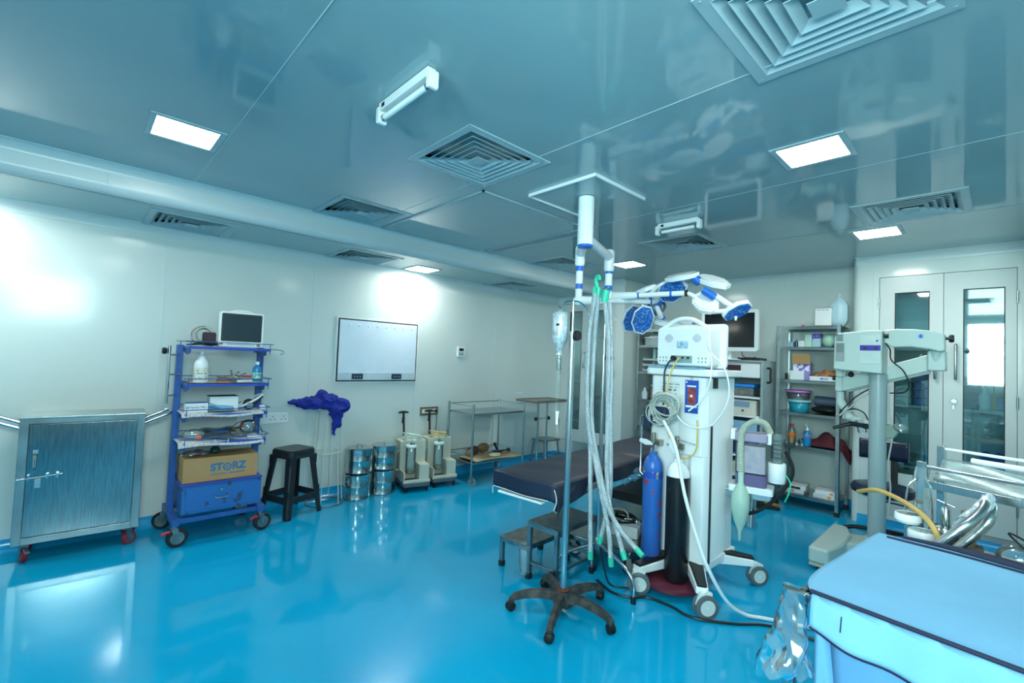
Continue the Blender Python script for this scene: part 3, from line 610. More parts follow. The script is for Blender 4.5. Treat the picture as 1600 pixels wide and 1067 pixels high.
# ================================================================ black plastic stool
t = thing('plastic_stool', 'black moulded plastic stool beside the blue trolley', 'stool', (-4.5, 1.53, 0), FACE_L+.35)
M['stool'] = mat('black moulded plastic', '23282c', .32, var=.08)
H = .59; a0, a1 = .135, .19
b = MB(); b.prism(rrect(2*a0, 2*a0, .05), H-.012, H); b.prism(rrect(2*a0+.012, 2*a0+.012, .05), H-.06, H-.012); b.mat(0).lathe([(0, H+.002), (.012, H+.002), (.014, H)], seg=12); b.build('seat', 'stool', t, .004)
for k in range(4):
    T = Rz(PI/2*k)
    b = MB()   # each leg a ribbed angle section, splaying outwards
    for (u0, u1) in ((0, 1),):
        n = 8; prof = [(-.0, -.068), (.0, -.012), (-.012, 0), (-.068, .0), (-.068, -.016), (-.02, -.016), (-.016, -.02), (-.016, -.068)]
        rings = []
        for i in range(n+1):
            z = (H-.05)*i/n; a = a1+(a0-a1)*i/n; s = .75+.25*i/n
            rings.append([b.bm.verts.new(T @ Vector((a+p[0]*s, a+p[1]*s, z))) for p in prof])
        for A, B in zip(rings, rings[1:]):
            for j in range(8): b._f([A[j], A[(j+1) % 8], B[(j+1) % 8], B[j]])
        b._f(rings[0][::-1]); b._f(rings[-1])
    b.build('leg', 'stool', t, .002)
    zz = .16; a = a1+(a0-a1)*zz/H
    MB().prism([(-a+.035, zz-.03), (a-.035, zz-.03), (a-.02, zz-.06), (a-.004, zz-.06), (a-.01, zz+.09), (a-.03, zz+.03), (-a+.03, zz+.03), (-a+.01, zz+.09), (-a+.004, zz-.06), (-a+.02, zz-.06)][::1], a-.016, a-.006, 'y', T).build('stretcher', 'stool', t, .002)
    at = a0+.006
    MB().prism([(-at, H-.055), (-at, H-.14), (-at+.03, H-.1), (-at+.06, H-.075), (at-.06, H-.075), (at-.03, H-.1), (at, H-.14), (at, H-.055)], at-.008, at+.002, 'y', T).build('apron', 'stool', t, .002)
# ================================================================ wire linen hamper with blue cloth
t = thing('wire_hamper', 'white wire hamper ring stand draped with blue cloth', 'hamper', (-4.6, 1.88, 0), 0)
M['whitewire'] = mat('cream enamel wire', 'c9cfc4', .4, var=.1)
b = MB().tube([(.17*math.cos(a), .17*math.sin(a), .006) for a in [i*PI/16 for i in range(32)]], .0065, 8, True); b.build('base_ring', mat('worn ring', '6f7a78', .4, .3, var=.3), t)
for z, r in ((.5, .13), (.9, .115)): MB().tube([(r*math.cos(a), r*math.sin(a), z) for a in [i*PI/16 for i in range(32)]], .0045, 8, True).build('hoop', 'whitewire', t)
for k in range(6):
    a = .45+k*PI/3; MB().tube([(.17*math.cos(a), .17*math.sin(a), .006), (.135*math.cos(a), .135*math.sin(a), .5), (.115*math.cos(a), .115*math.sin(a), .9)], .0045, 8).build('upright', 'whitewire', t)
def lump_cloth(name, lab, cat, loc, fn, nu, nv, m, rz=0, group=None, solid=.006, sub=1):
    o = MB().grid(fn, nu, nv).build(name, m, solid=solid, sub=sub); return tag(o, lab, cat, group, loc, rz)
b = MB()
for c, r, sc in (((-.22, -.01, .05), .06, (1.6, 1.2, .5)), ((-.14, -.01, .03), .07, (1.5, 1.3, .7)), ((-.08, 0, .03), .095, (1.6, 1.4, .75)), ((-.0, .0, .085), .07, (1, 1.2, 1.1)), ((.06, .0, .045), .09, (1.5, 1.4, .9)), ((.18, -.01, .0), .085, (1.4, 1.4, .9)), ((.235, .0, -.03), .05, (1, 1.3, 1)), ((.13, -.08, -.03), .08, (1.2, .7, 1)), ((.13, -.1, -.13), .065, (1.0, .4, 1.4)), ((.1, -.105, -.22), .04, (.7, .4, 1.7))): b.ball(c, r, sc, 14)
o = b.build('blue_cloth', 'royal')
md = o.modifiers.new('remesh', 'REMESH'); md.mode = 'VOXEL'; md.voxel_size = .009
tx = bpy.data.textures.new('folds', 'MUSGRAVE'); tx.musgrave_type = 'RIDGED_MULTIFRACTAL'; tx.noise_scale = .085; tx.octaves = 1.5; tx.lacunarity = 2
md = o.modifiers.new('folds', 'DISPLACE'); md.texture = tx; md.strength = .03; md.mid_level = .8
md = o.modifiers.new('smooth', 'SMOOTH'); md.factor = .5; md.iterations = 1
tag(o, 'crumpled royal blue cloth heaped over the wire hamper', 'cloth', loc=(-4.57, 1.78, .955), rz=FACE_L+.05)
# ================================================================ sterilisation drums
M['drum'] = mat('polished drum steel', 'c2cccc', .16, 1, var=.06, scale=3)
def make_drum(loc, rz, lab):
    t = thing('sterilising_drum', lab, 'drum', loc, rz, 'round steel drums by the left wall'); R, h = .132, .25
    MB().lathe([(0, 0), (R, 0), (R+.002, .008), (R+.002, .012), (R, .016), (R, h*.5-.006), (R+.002, h*.5), (R, h*.5+.006), (R, h-.04)], seg=40).build('body', 'drum', t)
    MB().lathe([(R+.004, h-.045), (R+.005, h-.006), (R, h), (R-.02, h+.002), (.05, h-.002), (0, h-.002)], seg=40).build('lid', 'drum', t)
    MB().tube(bez([(-.035, 0, h), (-.03, 0, h+.022), (.03, 0, h+.022), (.035, 0, h)], 4), .005, 8).build('lid_handle', 'chrome', t)
    for a in (-.9, 1.9): MB().box((R, -.014, h-.1), (R+.014, .014, h-.025), Rz(a)).cyl(Rz(a) @ Vector((R+.014, -.016, h-.06)), Rz(a) @ Vector((R+.014, .016, h-.06)), .006, seg=8).build('clasp', 'chrome', t, .002)
    return t
for (x, y, z, a, l) in ((-4.58, 2.2, 0, -.3, 'steel drum on the floor, bottom of the left stack'), (-4.59, 2.215, .262, .3, 'steel drum on top of the left stack'), (-4.6, 2.5, 0, .1, 'steel drum on the floor, bottom of the right stack'), (-4.605, 2.505, .262, -.5, 'steel drum on top of the right stack, next to the suction unit')): make_drum((x, y, z), a, l)
# ================================================================ suction units
M['suction'] = mat('aged ivory housing', 'c6cbbb', .4, var=.05, scale=4)
def suction(loc, rz, lab, coilm):
    t = thing('suction_unit', lab, 'suction machine', loc, rz, 'wheeled suction units')
    MB().prism(rrect(.3, .4, .03), .06, .1).build('base', mat('slate base', '55606c', .45), t, .004)
    MB().box((-.15, -.0, .1), (.15, .19, .53)).build('housing', 'suction', t, .012)
    MB().box((-.15, -.19, .1), (-.135, .02, .22)).box((-.15, -.19, .1), (.15, -.175, .135)).build('tray_lip', 'suction', t, .004)
    MB().box((.03, -.16, .1), (.145, -.0, .29)).build('pump_box', 'suction', t, .008)
    for sx, zz in ((-.05, 0), (.08, .12)):
        yy = -.085 if sx < 0 else .05
        if sx > 0: continue
        j = MB().lathe([(0, .19), (.052, .19), (.055, .2), (.055, .47), (.052, .475)], (sx, yy, 0), seg=24).build('jar', 'clearplastic', t)
        MB().lathe([(0, .193), (.051, .193), (.051, .23), (0, .23)], (sx, yy, 0), seg=24).build('residue', 'amber', j)
        MB().lathe([(0, .495), (.048, .495), (.06, .49), (.06, .47), (.048, .465)], (sx, yy, 0), seg=24).build('jar_lid', 'whitepaint', j)
        MB().cyl((sx, yy, .495), (sx, yy, .525), .012, seg=10).cyl((sx+.03, yy, .495), (sx+.03, yy, .515), .009, seg=10).build('port', 'green', j)
    for k in range(4): MB().tube(coil((0, .06, .55+.012*k), .1, 1.2, .15, T=Rz(.7*k) @ Rx(.1*(k-1))), .0065, 8).build('hose', coilm, t)
    cable('hose', [(-.05, -.08, .52), (-.05, -.06, .55), (0, 0, .52), (.05, .05, .55)], .0065, coilm, t)
    b = MB().cyl((-.06, .17, .5), (-.08, .17, .82), .0125, seg=10); b.cyl((-.082, .17, .7), (-.0775, .17, .77), .017, seg=10); b.prism([(-.06, .815), (-.055, .83), (-.02, .84), (.02, .84), (.055, .83), (.06, .815)], .155, .185, 'y', Tr(-.08, 0, 0)); b.build('pull_handle', 'black', t, .003)
    cable('side_handle', [(-.152, .03, .2), (-.185, .03, .22), (-.19, .03, .3), (-.185, .03, .38), (-.152, .03, .42)], .005, 'whitepaint', t)
    for x, y in ((-.12, -.16), (.12, -.16), (-.12, .16), (.12, .16)): castor(t, x, y, .028, .022, 'black', 'black', x*9, top=.062, fork='black')
    return t
suction((-4.56, 2.84, 0), FACE_L-.25, 'ivory wheeled suction unit next to the steel drums, amber residue in its jar', mat('pale hose', 'cfe0d6', .35))
suction((-4.56, 3.2, 0), FACE_L-.2, 'second ivory suction unit with coiled yellow hose beside the railed trolley', mat('yellowed hose', 'cfc596', .4))
# ================================================================ railed steel trolley
t = thing('instrument_trolley', 'empty-topped railed steel trolley along the left wall', 'trolley', (-4.46, 3.83, 0), FACE_L); rt_ = t
W2, D2, Ht = .415, .24, .93
for sx, sy in ((-1, -1), (1, -1), (-1, 1), (1, 1)): MB().cyl((sx*W2, sy*D2, .11), (sx*W2, sy*D2, Ht+.01), .0125, seg=14).build('leg', 'steel', t); castor(t, sx*W2, sy*D2, .045, .025, mat('grey wheel', '9aa6aa', .4), 'zinc', .6+sx, top=.12)
for z, n in ((.82, 'top_shelf'), (.25, 'lower_shelf')): MB().box((-W2, -D2, z), (W2, D2, z+.012)).box((-W2, -D2-.001, z-.012), (W2, -D2+.004, z)).box((-W2, D2-.004, z-.012), (W2, D2+.001, z)).build(n, 'steel', t, .002)
b = MB()
for z in (Ht-.015,): b.tube([(-W2, -D2, z), (-W2, D2, z), (W2, D2, z), (W2, -D2, z)], .0055, 8)
b.build('top_rail', 'chrome', t); MB().tube([(-W2, -D2, .33), (-W2, D2, .33), (W2, D2, .33), (W2, -D2, .33)], .0045, 8).build('lower_rail', 'chrome', t)
def on_rt(lx, ly, z): return (-4.46-ly, 3.83+lx, z)
t = thing('leather_pad', 'flattened cardboard and taped board on the lower shelf of the railed trolley', 'board', on_rt(0.02, -.06, .2625), FACE_L)
MB().grid(lambda u, v: Vector((-.38+.76*u, -.2+.34*v, .012+.008*math.sin(5*u+3*v))), 16, 8).build('board', mat('tan board', 'a89a78', .7, var=.12), t, solid=.012)
for k, (m, c, s) in enumerate((('3a2c26', (-.2, .0, .06), (2.1, 1.1, 1.3)), ('8d6c48', (-.3, -.06, .05), (1.1, .8, 1)), ('6c5a3c', (.0, .05, .07), (2.2, .9, 1.4)))):
    labs = ('dark brown cuff on the board of the railed trolley', 'small tan leather piece on the board of the railed trolley', 'olive folded strap on the board of the railed trolley')
    tag(MB().ball((0, 0, .045*s[2]), .045, s, 14).build(('cuff', 'leather_piece', 'folded_strap')[k], mat('leather %s' % m, m, .6, var=.2, scale=12, bump=.4, bscale=18)), labs[k], 'strap', loc=on_rt(c[0], c[1], .287), rz=FACE_L)
tag(MB().tube([(.07*math.cos(a), .05*math.sin(a), .01) for a in [i*PI/12 for i in range(24)]], .011, 8, True).build('white_ring', 'offwhite'), 'oval ivory ring on the board of the railed trolley', 'ring', loc=on_rt(.03, -.14, .287), rz=FACE_L)
t = thing('foot_pedal', 'black jointed foot pedal and clamp on the board of the railed trolley', 'pedal', on_rt(.2, -.03, .287), FACE_L)
MB().cyl((-.1, 0, .02), (.1, -.05, .02), .016, seg=10).ball((.11, -.055, .028), .028).build('arm', 'black', t); MB().cyl((-.02, 0, .02), (-.06, .02, .1), .014, seg=10).ball((-.06, .02, .105), .024).build('upper_arm', 'black', t); MB().cyl((-.02, -.08, .014), (.06, -.09, .014), .014).build('cuff_ring', 'chrome', t)
# ================================================================ overbed table and step stool behind it
t = thing('overbed_table', 'overbed table with tilted brown-grey top on two chrome posts, near the corner', 'table', (-4.38, 4.66, 0), FACE_L)
MB().box((-.22, -.2, .915), (.42, .2, .935)).box((-.22, -.2, .935), (.42, -.19, .947)).box((-.22, .19, .935), (.42, .2, .947)).box((.41, -.2, .935), (.42, .2, .947)).build('table_top', mat('brushed tray', '9c948c', .4, .8, var=.1), t, .003)
for x in (.02, .2): MB().cyl((x, 0, .05), (x, 0, .915), .014, seg=12).build('post', 'chrome', t)
MB().cyl((.0, 0, .68), (.22, 0, .68), .007, seg=8).build('cross_bar', 'chrome', t)
for x, s in ((-.02, -1), (.24, 1)): MB().ball((x, 0, .68), .028, (.7, 1, 1)).build('knob', 'black', t)
MB().box((-.1, -.015, .03), (.35, .015, .055)).box((-.1, -.2, .025), (-.07, .2, .05)).box((.32, -.2, .025), (.35, .2, .05)).build('base', 'steel', t, .003)
for x, y in ((-.085, -.18), (-.085, .18), (.335, -.18), (.335, .18)): MB().cyl((x, y-.01, .02), (x, y+.01, .02), .02, seg=12).build('castor', 'black', t)
t = thing('foot_stool', 'small grey metal footstool by the left back corner', 'stool', (-4.6, 5.1, 0), FACE_L)
MB().box((-.17, -.13, .32), (.17, .13, .345)).build('seat', 'zinc', t, .004)
for sx, sy in ((-1, -1), (1, -1), (-1, 1), (1, 1)): MB().tube([(sx*.17, sy*.13, .0), (sx*.14, sy*.1, .32)], .012, 8).build('leg', 'zinc', t)
MB().tube([(-.16, -.12, .1), (.16, -.12, .1), (.16, .12, .1), (-.16, .12, .1)], .008, 8, True).build('foot_rail', 'zinc', t)
# ================================================================ wall fittings
def plate(name, lab, y0, y1, z0, z1, m, th=.012, cat='socket'):
    t = thing(name, lab, cat, (XL, (y0+y1)/2, (z0+z1)/2), FACE_L); w, h = (y1-y0), (z1-z0)
    MB().prism(rrect(w, h, .006), -th, 0, 'y').build('plate', m, t, .002); return t, w, h
t, w, h = plate('wall_socket', 'long white triple wall socket behind the blue trolley', 1.12, 1.555, .785, .878, 'white')
for cx in (-.06, .08, .175):
    b = MB()
    for dx, dz in ((-.018, -.012), (.018, -.012), (0, .016)): b.box((cx+dx-.004, -.0125, dz-.005), (cx+dx+.004, -.0115, dz+.005))
    b.build('socket_outlet', 'black', t)
t, w, h = plate('switch_panel', 'brass-framed socket panel with a black plug behind the suction units', 3.055, 3.312, .765, .866, mat('champagne frame', '8f8668', .35, .6))
for k in range(3): MB().prism(rrect(.062, .05, .003, cx=-.075+.07*k), -.016, -.011, 'y').build('module', 'white', t, .001)
p = MB().ball((.085, -.03, 0), .02, (1, 1, 1)).cyl((.085, -.03, 0), (.085, -.016, 0), .016).build('plug', 'black', t); cable('lead', [(.085, -.04, -.01), (.088, -.045, -.1), (.08, -.04, -.3), (.09, -.03, -.42)], .004, 'cableblack', p)
t, w, h = plate('thermostat', 'small white wall thermostat with a dark display', 3.565, 3.68, 1.49, 1.62, 'white', .02, 'thermostat')
MB().prism(rrect(.07, .035, .003, cy=.025), -.0215, -.02, 'y').build('display', 'screenblack', t); MB().prism(rrect(.07, .045, .003, cy=-.025), -.0212, -.02, 'y').build('keypad', mat('grey green keypad', '6f9a98', .5), t); MB().prism([(-.015, -.012), (0, -.028), (.015, -.012)], -.0225, -.021, 'y').build('arrow', 'white', t)
tag(MB().box((-.06, -.01, -.012), (.06, 0, .012)).build('wall_clip', 'white', bevel=.003), 'small white clip strip on the wall above the overbed table', 'clip', loc=(XL, 4.72, 1.0), rz=FACE_L)
t, w, h = plate('viewing_box', 'large white X-ray viewing box recessed in the left wall', 1.985, 2.985, 1.16, 1.87, mat('viewer frame', 'd3e0e2', .3), .012, 'viewing box')
MB().prism([(-w/2+.02, -h/2+.02), (w/2-.02, -h/2+.02), (w/2-.02, h/2-.02), (-w/2+.02, h/2-.02)], -.014, -.011, 'y').build('gasket', 'gasket', t)
scr = MB().prism([(-w/2+.034, -h/2+.034), (w/2-.034, -h/2+.034), (w/2-.034, h/2-.034), (-w/2+.034, h/2-.034)], -.02, -.012, 'y').build('acrylic_screen', mat('opal acrylic', 'cfe3f0', .18, var=.02), t, .002)
MB().prism([(-w/2+.034, -h/2+.034), (w/2-.034, -h/2+.034), (w/2-.034, -h/2+.115), (-w/2+.034, -h/2+.115)], -.024, -.02, 'y').build('control_strip', mat('control strip', 'b9cdd6', .3), t, .002)
for k in range(8): MB().ball((-.36+.108*k, -.022, h/2-.085), .012, (1, .6, 1), 12).build('film_clip', 'whitepaint', t)
for x in (-.25, .22):
    s = MB().prism(rrect(.125, .06, .004, cx=x, cy=-h/2+.075), -.03, -.024, 'y').build('switch_block', mat('slate switch', '22404e', .4), t, .001)
    for k in range(3): MB().ball((x-.03+.03*k, -.031, -h/2+.072), .006, (1, .5, 1), 8).build('knob', mat('pale knob', 'a9c6d6', .3), s)
# ================================================================ operating table
M['navy'] = mat('navy rubber sheet', '17253a', .5, var=.1, scale=4, bump=.05, bscale=12)
M['piping'] = mat('white piping', 'cfd6dc', .6)
t = thing('operating_table', 'long operating table on a steel box base, middle of the room', 'operating table', (-2.26, 3.29, 0), .1)
MB().box((-.25, -1.12, .63), (.25, 1.45, .66)).build('table_frame', 'steel', t, .003)
MB().box((-.245, -1.11, .661), (.245, .1, .715)).box((-.245, .12, .661), (.245, 1.44, .725)).build('mattress', 'navy', t, .015)
MB().box((-.255, -1.0, .615), (-.245, 1.4, .655)).box((.245, -1.0, .615), (.255, 1.4, .655)).build('side_rail', 'chrome', t, .002)
for y in (-.22, -.06): MB().cbox((.275, y, .615), (.05, .04, .05)).cyl((.27, y, .57), (.27, y, .63), .008).cyl((.25, y+.02, .62), (.31, y+.02, .62), .006).build('rail_clamp', 'chrome', t, .003)
b = MB()
for k in range(6): b.lathe([(.17-.006*k, .44+.028*k), (.19-.006*k, .454+.028*k), (.17-.006*k, .468+.028*k)], (.12, .95, 0), seg=20)
b.build('bellows', 'black', t)
MB().cyl((.12, .95, .40), (.12, .95, .63), .09, seg=20).build('column', 'steel', t)
MB().box((-.06, .16, .2), (.42, 1.3, .33)).build('pedestal', 'steelx', t, .004); MB().box((-.065, .155, .33), (.425, 1.305, .4)).build('pedestal_band', 'black', t, .006)
MB().box((-.12, -.48, .145), (.46, 1.4, .19)).build('foot_plate', 'steelx', t, .012)
for x, y in ((-.06, -.4), (.4, -.4), (-.06, 1.3), (.4, 1.3)): castor(t, x, y, .055, .03, 'black', 'zinc', .5, top=.146, name='castor')
def on_tb(lx, ly, z):
    c, s = math.cos(.1), math.sin(.1); return (-2.26+c*lx-s*ly, 3.29+s*lx+c*ly, z)
# rubber sheet draped over the table, corner hanging at the foot end
def sheet(u, v):
    # u across (0 left .. 1 right), v along (0 foot .. 1 head); sides and foot fall over the edge
    W, drop_l, drop_r, foot = .252, .05, .1, .105
    s = -W-drop_l+u*(2*W+drop_l+drop_r); y0 = -1.125; L_ = 2.57; yy = -foot+v*(L_+foot)
    z = .737 if yy > 1.24 else .727; x = s; y = y0+max(yy, 0)
    dz = 0
    if s > W: dz += (s-W)*(1+.35*max(0, 1-abs(yy-.1)/.7)); x = W+.006+.02*math.sin(9*yy)*min(1, (s-W)*12)
    if s < -W: dz += (-W-s); x = -W-.006
    if yy < 0:
        dz += -yy*.98; y = y0-.008-.012*math.sin(7*s+1)
    if yy < .0 and s > W: x = W+.01+(.05+.0*s)*(s-W)/drop_r; y = y0-.03*(s-W)/drop_r; dz = max(-yy, s-W)*1.0+.8*min(-yy, s-W)
    z += .0035*math.sin(5*yy+2*s*6)*math.sin(6*s+yy*2)+.002*math.sin(17*yy-9*s)
    if abs(s) > W-.03 and dz == 0: z -= .3*(abs(s)-W+.03)**2/.03
    return Vector((x, y, z-dz))
sh = MB().grid(sheet, 44, 110).build('rubber_sheet', 'navy', solid=.003); tag(sh, 'navy rubber sheet covering the operating table', 'sheet', loc=(-2.26, 3.29, 0), rz=.1)
e = MB(); e.tube([sheet(u/40*.8, 0)+Vector((0, -.003, -.002)) for u in range(41)], .0028, 6)
e.build('hem', 'piping', sh)
# hanging corner flap
def flap(u, v): return Vector((.255+.02*math.sin(PI*v)+.05*v*(1-u)*.5, -1.13+.24*u*(1-.15*v)-.03*v, .705-.17*v*(1-abs(u-.28)*1.05)+.012*math.sin(6*u)))
MB().grid(flap, 12, 14).build('corner_flap', 'navy', sh, solid=.003); MB().tube([flap(.0, i/14) for i in range(15)]+[flap(.28*i/6, 1) for i in range(7)], .0028, 6).build('hem', 'piping', sh)
MB().box((-.2, -1.14, .59), (.17, -1.1, .605)).build('foot_board', 'white', t, .004)
# things lying on the table's foot plate
t = thing('power_strip', 'white power box with coiled black leads on the table base', 'power supply', on_tb(.28, -.2, .19), .3)
MB().box((-.1, -.05, 0), (.1, .05, .085)).build('box', 'white', t, .006)
for k in range(4): MB().tube(coil((-.05, .08, .09+.008*k), .1, 1.3, .2, T=Rz(k*.9) @ Rx(.15)), .005, 6).build('lead', 'cableblack', t)
MB().tube(coil((-.1, .1, .1), .08, .7, .1, T=Rx(.6)), .005, 6).build('pale_lead', 'cablegrey', t)
cable('pale_lead', [(.06, .05, .09), (.12, .1, .07), (.2, .08, .03), (.27, .02, .0)], .004, 'cablegrey', t)
t = thing('kidney_tray', 'shiny kidney-shaped steel tray on the table base', 'tray', on_tb(.26, .03, .19), .5)
kid = [(.12*math.cos(a), .055*math.sin(a)-.035*math.cos(2*a)*(1 if math.sin(a) < 0 else .25)) for a in [i*PI/14 for i in range(28)]]
b = MB(); R_ = []
for sc, z in ((.7, .002), (.85, .02), (1, .042), (1.05, .044)): R_.append([b.bm.verts.new((x*sc, y*sc, z)) for x, y in kid])
b._f(R_[0][::-1])
for A, B in zip(R_, R_[1:]):
    for k in range(28): b._f([A[k], A[(k+1) % 28], B[(k+1) % 28], B[k]])
b.build('dish', 'drum', t, solid=.0015)
# double step
t = thing('double_step', 'steel two-step footstool at the foot of the operating table', 'step stool', (-2.25, 2.56, 0), .05)
M['tube_sq'] = mat('square steel tube', '98a8ac', .3, 1, var=.15, scale=12)
e = .028
def frame_step(par, x0, x1, y0, y1, z, n):
    b = MB()
    b.box((x0, y0, z-.03), (x1, y0+.025, z-.003)).box((x0, y1-.025, z-.03), (x1, y1, z-.003)).box((x0, y0, z-.03), (x0+.025, y1, z-.003)).box((x1-.025, y0, z-.03), (x1, y1, z-.003)); b.build(n+'_frame', 'tube_sq', par, .002)
    MB().box((x0-.004, y0-.004, z-.003), (x1+.004, y1+.004, z+.004)).build(n+'_tread', mat('chequer tread', '7f8888', .4, .9, var=.2, scale=30), par, .002)
frame_step(t, -.26, .0, -.23, .23, .21, 'lower'); frame_step(t, .0, .26, -.23, .23, .385, 'upper')
for x, z in ((-.26, .18), (.0, .355), (.26-e, .355)):
    for y in (-.23, .23-e):
        MB().box((x, y, .03), (x+e, y+e, z)).build('leg', 'tube_sq', t, .002); MB().box((x-.004, y-.004, 0), (x+e+.004, y+e+.004, .04)).build('rubber_foot', 'black', t, .003)
MB().box((0, -.225, .1), (.26, -.205, .12)).box((0, .205, .1), (.26, .225, .12)).box((.24, -.2, .1), (.255, .2, .12)).build('stretcher', 'tube_sq', t, .002)
t2 = MB().grid(lambda u, v: Vector((-.01+.06*math.cos(2*PI*u)*(.5+.3*v), -.24+.05*math.sin(2*PI*u)*(.5+.3*v), .03+.2*v)), 14, 8).build('wrapping_film', 'film', t)
# ================================================================ drip stand with five-star black base
t = thing('drip_stand', 'tall drip stand on a dusty black five-star castor base', 'drip stand', (-1.79, 2.19, 0), 0)
M['dusty'] = mat('dusty black plastic', '23282a', .6, col2='4a4a46', thresh=(.35, .6), scale=18)
hub = MB().lathe([(0, .055), (.055, .055), (.06, .08), (.05, .125), (.03, .135), (0, .135)], seg=24).build('hub', 'dusty', t)
MB().lathe([(.02, .138), (.034, .138), (.034, .142), (.02, .144)], seg=20).build('rust_ring', mat('rust', '7a3a20', .8, var=.3), hub)
for k in range(5):
    a = math.radians(-135+72*k); T = Rz(a)
    pts = [(.03, .1), (.12, .115), (.22, .105), (.29, .085), (.305, .07), (.305, .045)]
    b = MB(); rings = []
    for i, (x, z) in enumerate(pts):
        w = .03-.003*i; h = .024-.002*i; rings.append([b.bm.verts.new(T @ Vector((x, sx*w*(1 if sz < 0 else .6), z+sz*h))) for sx, sz in ((-1, -1), (1, -1), (1, 1), (-1, 1))] if i < 4 else [b.bm.verts.new(T @ Vector((x+sz*h*1.1, sx*w, z))) for sx, sz in ((-1, -1), (1, -1), (1, 1), (-1, 1))])
    for A, B in zip(rings, rings[1:]):
        for j in range(4): b._f([A[j], A[(j+1) % 4], B[(j+1) % 4], B[j]])
    b._f(rings[0][::-1]); b._f(rings[-1]); b.build('leg', 'dusty', t, .006)
    c = MB(); aa = a+.6+k
    for s in (-1, 1): c.lathe([(0, s*.022), (.016, s*.023), (.026, s*.018), (.027, s*.006), (0, s*.004)], axis='y', seg=20, T=Tr(.31*math.cos(a), .31*math.sin(a), .027) @ Rz(aa))
    c.prism([(-.028, .03), (-.02, .052), (.0, .058), (.02, .052), (.028, .03)], -.008, .008, 'y', Tr(.31*math.cos(a), .31*math.sin(a), 0) @ Rz(aa)); c.build('castor', 'black', t)
MB().cyl((0, 0, .12), (0, 0, 1.66), .0185, seg=20).build('lower_pole', mat('spotted chrome pole', 'c3ccce', .2, 1, col2='8a9494', thresh=(.28, .36), scale=90), t)
MB().cyl((0, 0, 1.6), (0, 0, 1.86), .0075, seg=12).build('upper_rod', 'chrome', t)
c = MB().cyl((0, 0, 1.62), (0, 0, 1.675), .022, seg=16).build('clamp', 'chrome', t)
MB().lathe([(0, .02)]+[(.034 if i % 2 else .026, .02) for i in ()]+[(.012, .02), (.03, .026), (.033, .035), (.03, .048), (0, .05)], (0, 0, 1.65), 'x', seg=10, T=Rz(.3) if False else None).build('clamp_knob', 'black', c)
MB().tube(bez([(0, 0, 1.86), (.03, .02, 1.855), (.06, .05, 1.82), (.07, .058, 1.775), (.075, .06, 1.79)], 5), .005, 8).tube(bez([(0, 0, 1.86), (-.035, -.02, 1.858), (-.055, -.03, 1.835), (-.068, -.038, 1.815), (-.08, -.045, 1.83)], 5), .005, 8).build('hook', 'chrome', t)
# drip bottle and line
t = thing('drip_bottle', 'half-empty clear drip bottle hanging with its giving set from the drip stand', 'drip bottle', (-1.855, -.04+2.19, .05), 0)
MB().lathe([(0, 1.745), (.035, 1.743), (.045, 1.732), (.048, 1.715), (.048, 1.585), (.044, 1.562), (.022, 1.522), (.018, 1.495), (.024, 1.492), (.024, 1.48), (0, 1.478)], seg=28).build('bottle', glass('bottle plastic', (.85, .94, .97), .03, .2, .42, 'dcebf2'), t)
MB().lathe([(0, 1.625), (.0445, 1.625), (.0445, 1.58), (.04, 1.562), (.019, 1.522), (0, 1.5)], seg=28).build('saline', glass('saline', (.7, .86, .93), .0, .1, .2, 'a9cfe4'), t)
MB().tube([(.012*math.cos(a), 0, 1.757+.014*math.sin(a)) for a in [i*PI/8 for i in range(16)]], .004, 8, True).build('hanging_ring', 'clearplastic', t)
MB().box((.012, -.049, 1.655), (.032, -.045, 1.668)).build('print_mark', 'black', t)
MB().lathe([(0, 1.478), (.009, 1.475), (.009, 1.46), (.013, 1.455), (.013, 1.395), (.006, 1.385), (0, 1.385)], seg=16).build('drip_chamber', 'clearplastic', t)
cable('line', [(0, 0, 1.39), (.005, .0, 1.3), (-.005, 0, 1.2), (0, 0, 1.13), (.0, .0, 1.06), (.02, .0, 1.0), (.05, .01, 1.04), (.07, .0, 1.2), (.095, .0, 1.36), (.105, 0, 1.5), (.09, 0, 1.6)], .0022, 'clearplastic', t, seg=8)
MB().lathe([(0, 1.14), (.016, 1.14), (.011, 1.12), (.009, 1.07), (.012, 1.06), (0, 1.06)], seg=4).build('roller_clamp', 'whitepaint', t)
# ================================================================ second stand carrying the corrugated tubes
t = thing('tube_stand', 'chrome stand on splayed bent legs beside the operating table', 'stand', (-1.86, 2.62, 0), 0)
MB().cyl((0, 0, .24), (0, 0, 1.54), .0125, seg=16).build('lower_pole', 'chrome', t); MB().cyl((0, .0, 1.5), (0, .0, 2.0), .007, seg=12).build('upper_rod', 'chrome', t)
MB().tube(bez([(0, 0, 1.99), (.02, -.01, 2.0), (.045, -.02, 1.97), (.045, -.02, 1.93)], 4), .005, 8).tube(bez([(0, 0, 1.99), (-.03, .01, 2.0), (-.05, .02, 1.97), (-.05, .02, 1.93)], 4), .005, 8).build('hook', 'chrome', t)
c = MB().cyl((0, 0, 1.5), (0, 0, 1.55), .018, seg=14).cyl((0, 0, 1.525), (.05, 0, 1.525), .006).build('clamp', 'chrome', t); MB().lathe([(0, .045), (.02, .045), (.024, .055), (.02, .068), (0, .068)], (0, 0, 1.525), 'x', seg=10).build('clamp_knob', 'black', c)
for dx, dy in ((.28, .0), (-.14, .13), (-.23, -.14)):
    MB().tube(bez([(0, 0, .3), (.03*dx*4, .03*dy*4, .275), (.6*dx, .6*dy, .22), (.88*dx, .88*dy, .17), (dx, dy, .11), (dx, dy, .03)], 6), .012, 12).build('leg', 'chrome', t); MB().cyl((dx, dy, 0), (dx, dy, .045), .017, seg=14).build('rubber_foot', 'black', t)
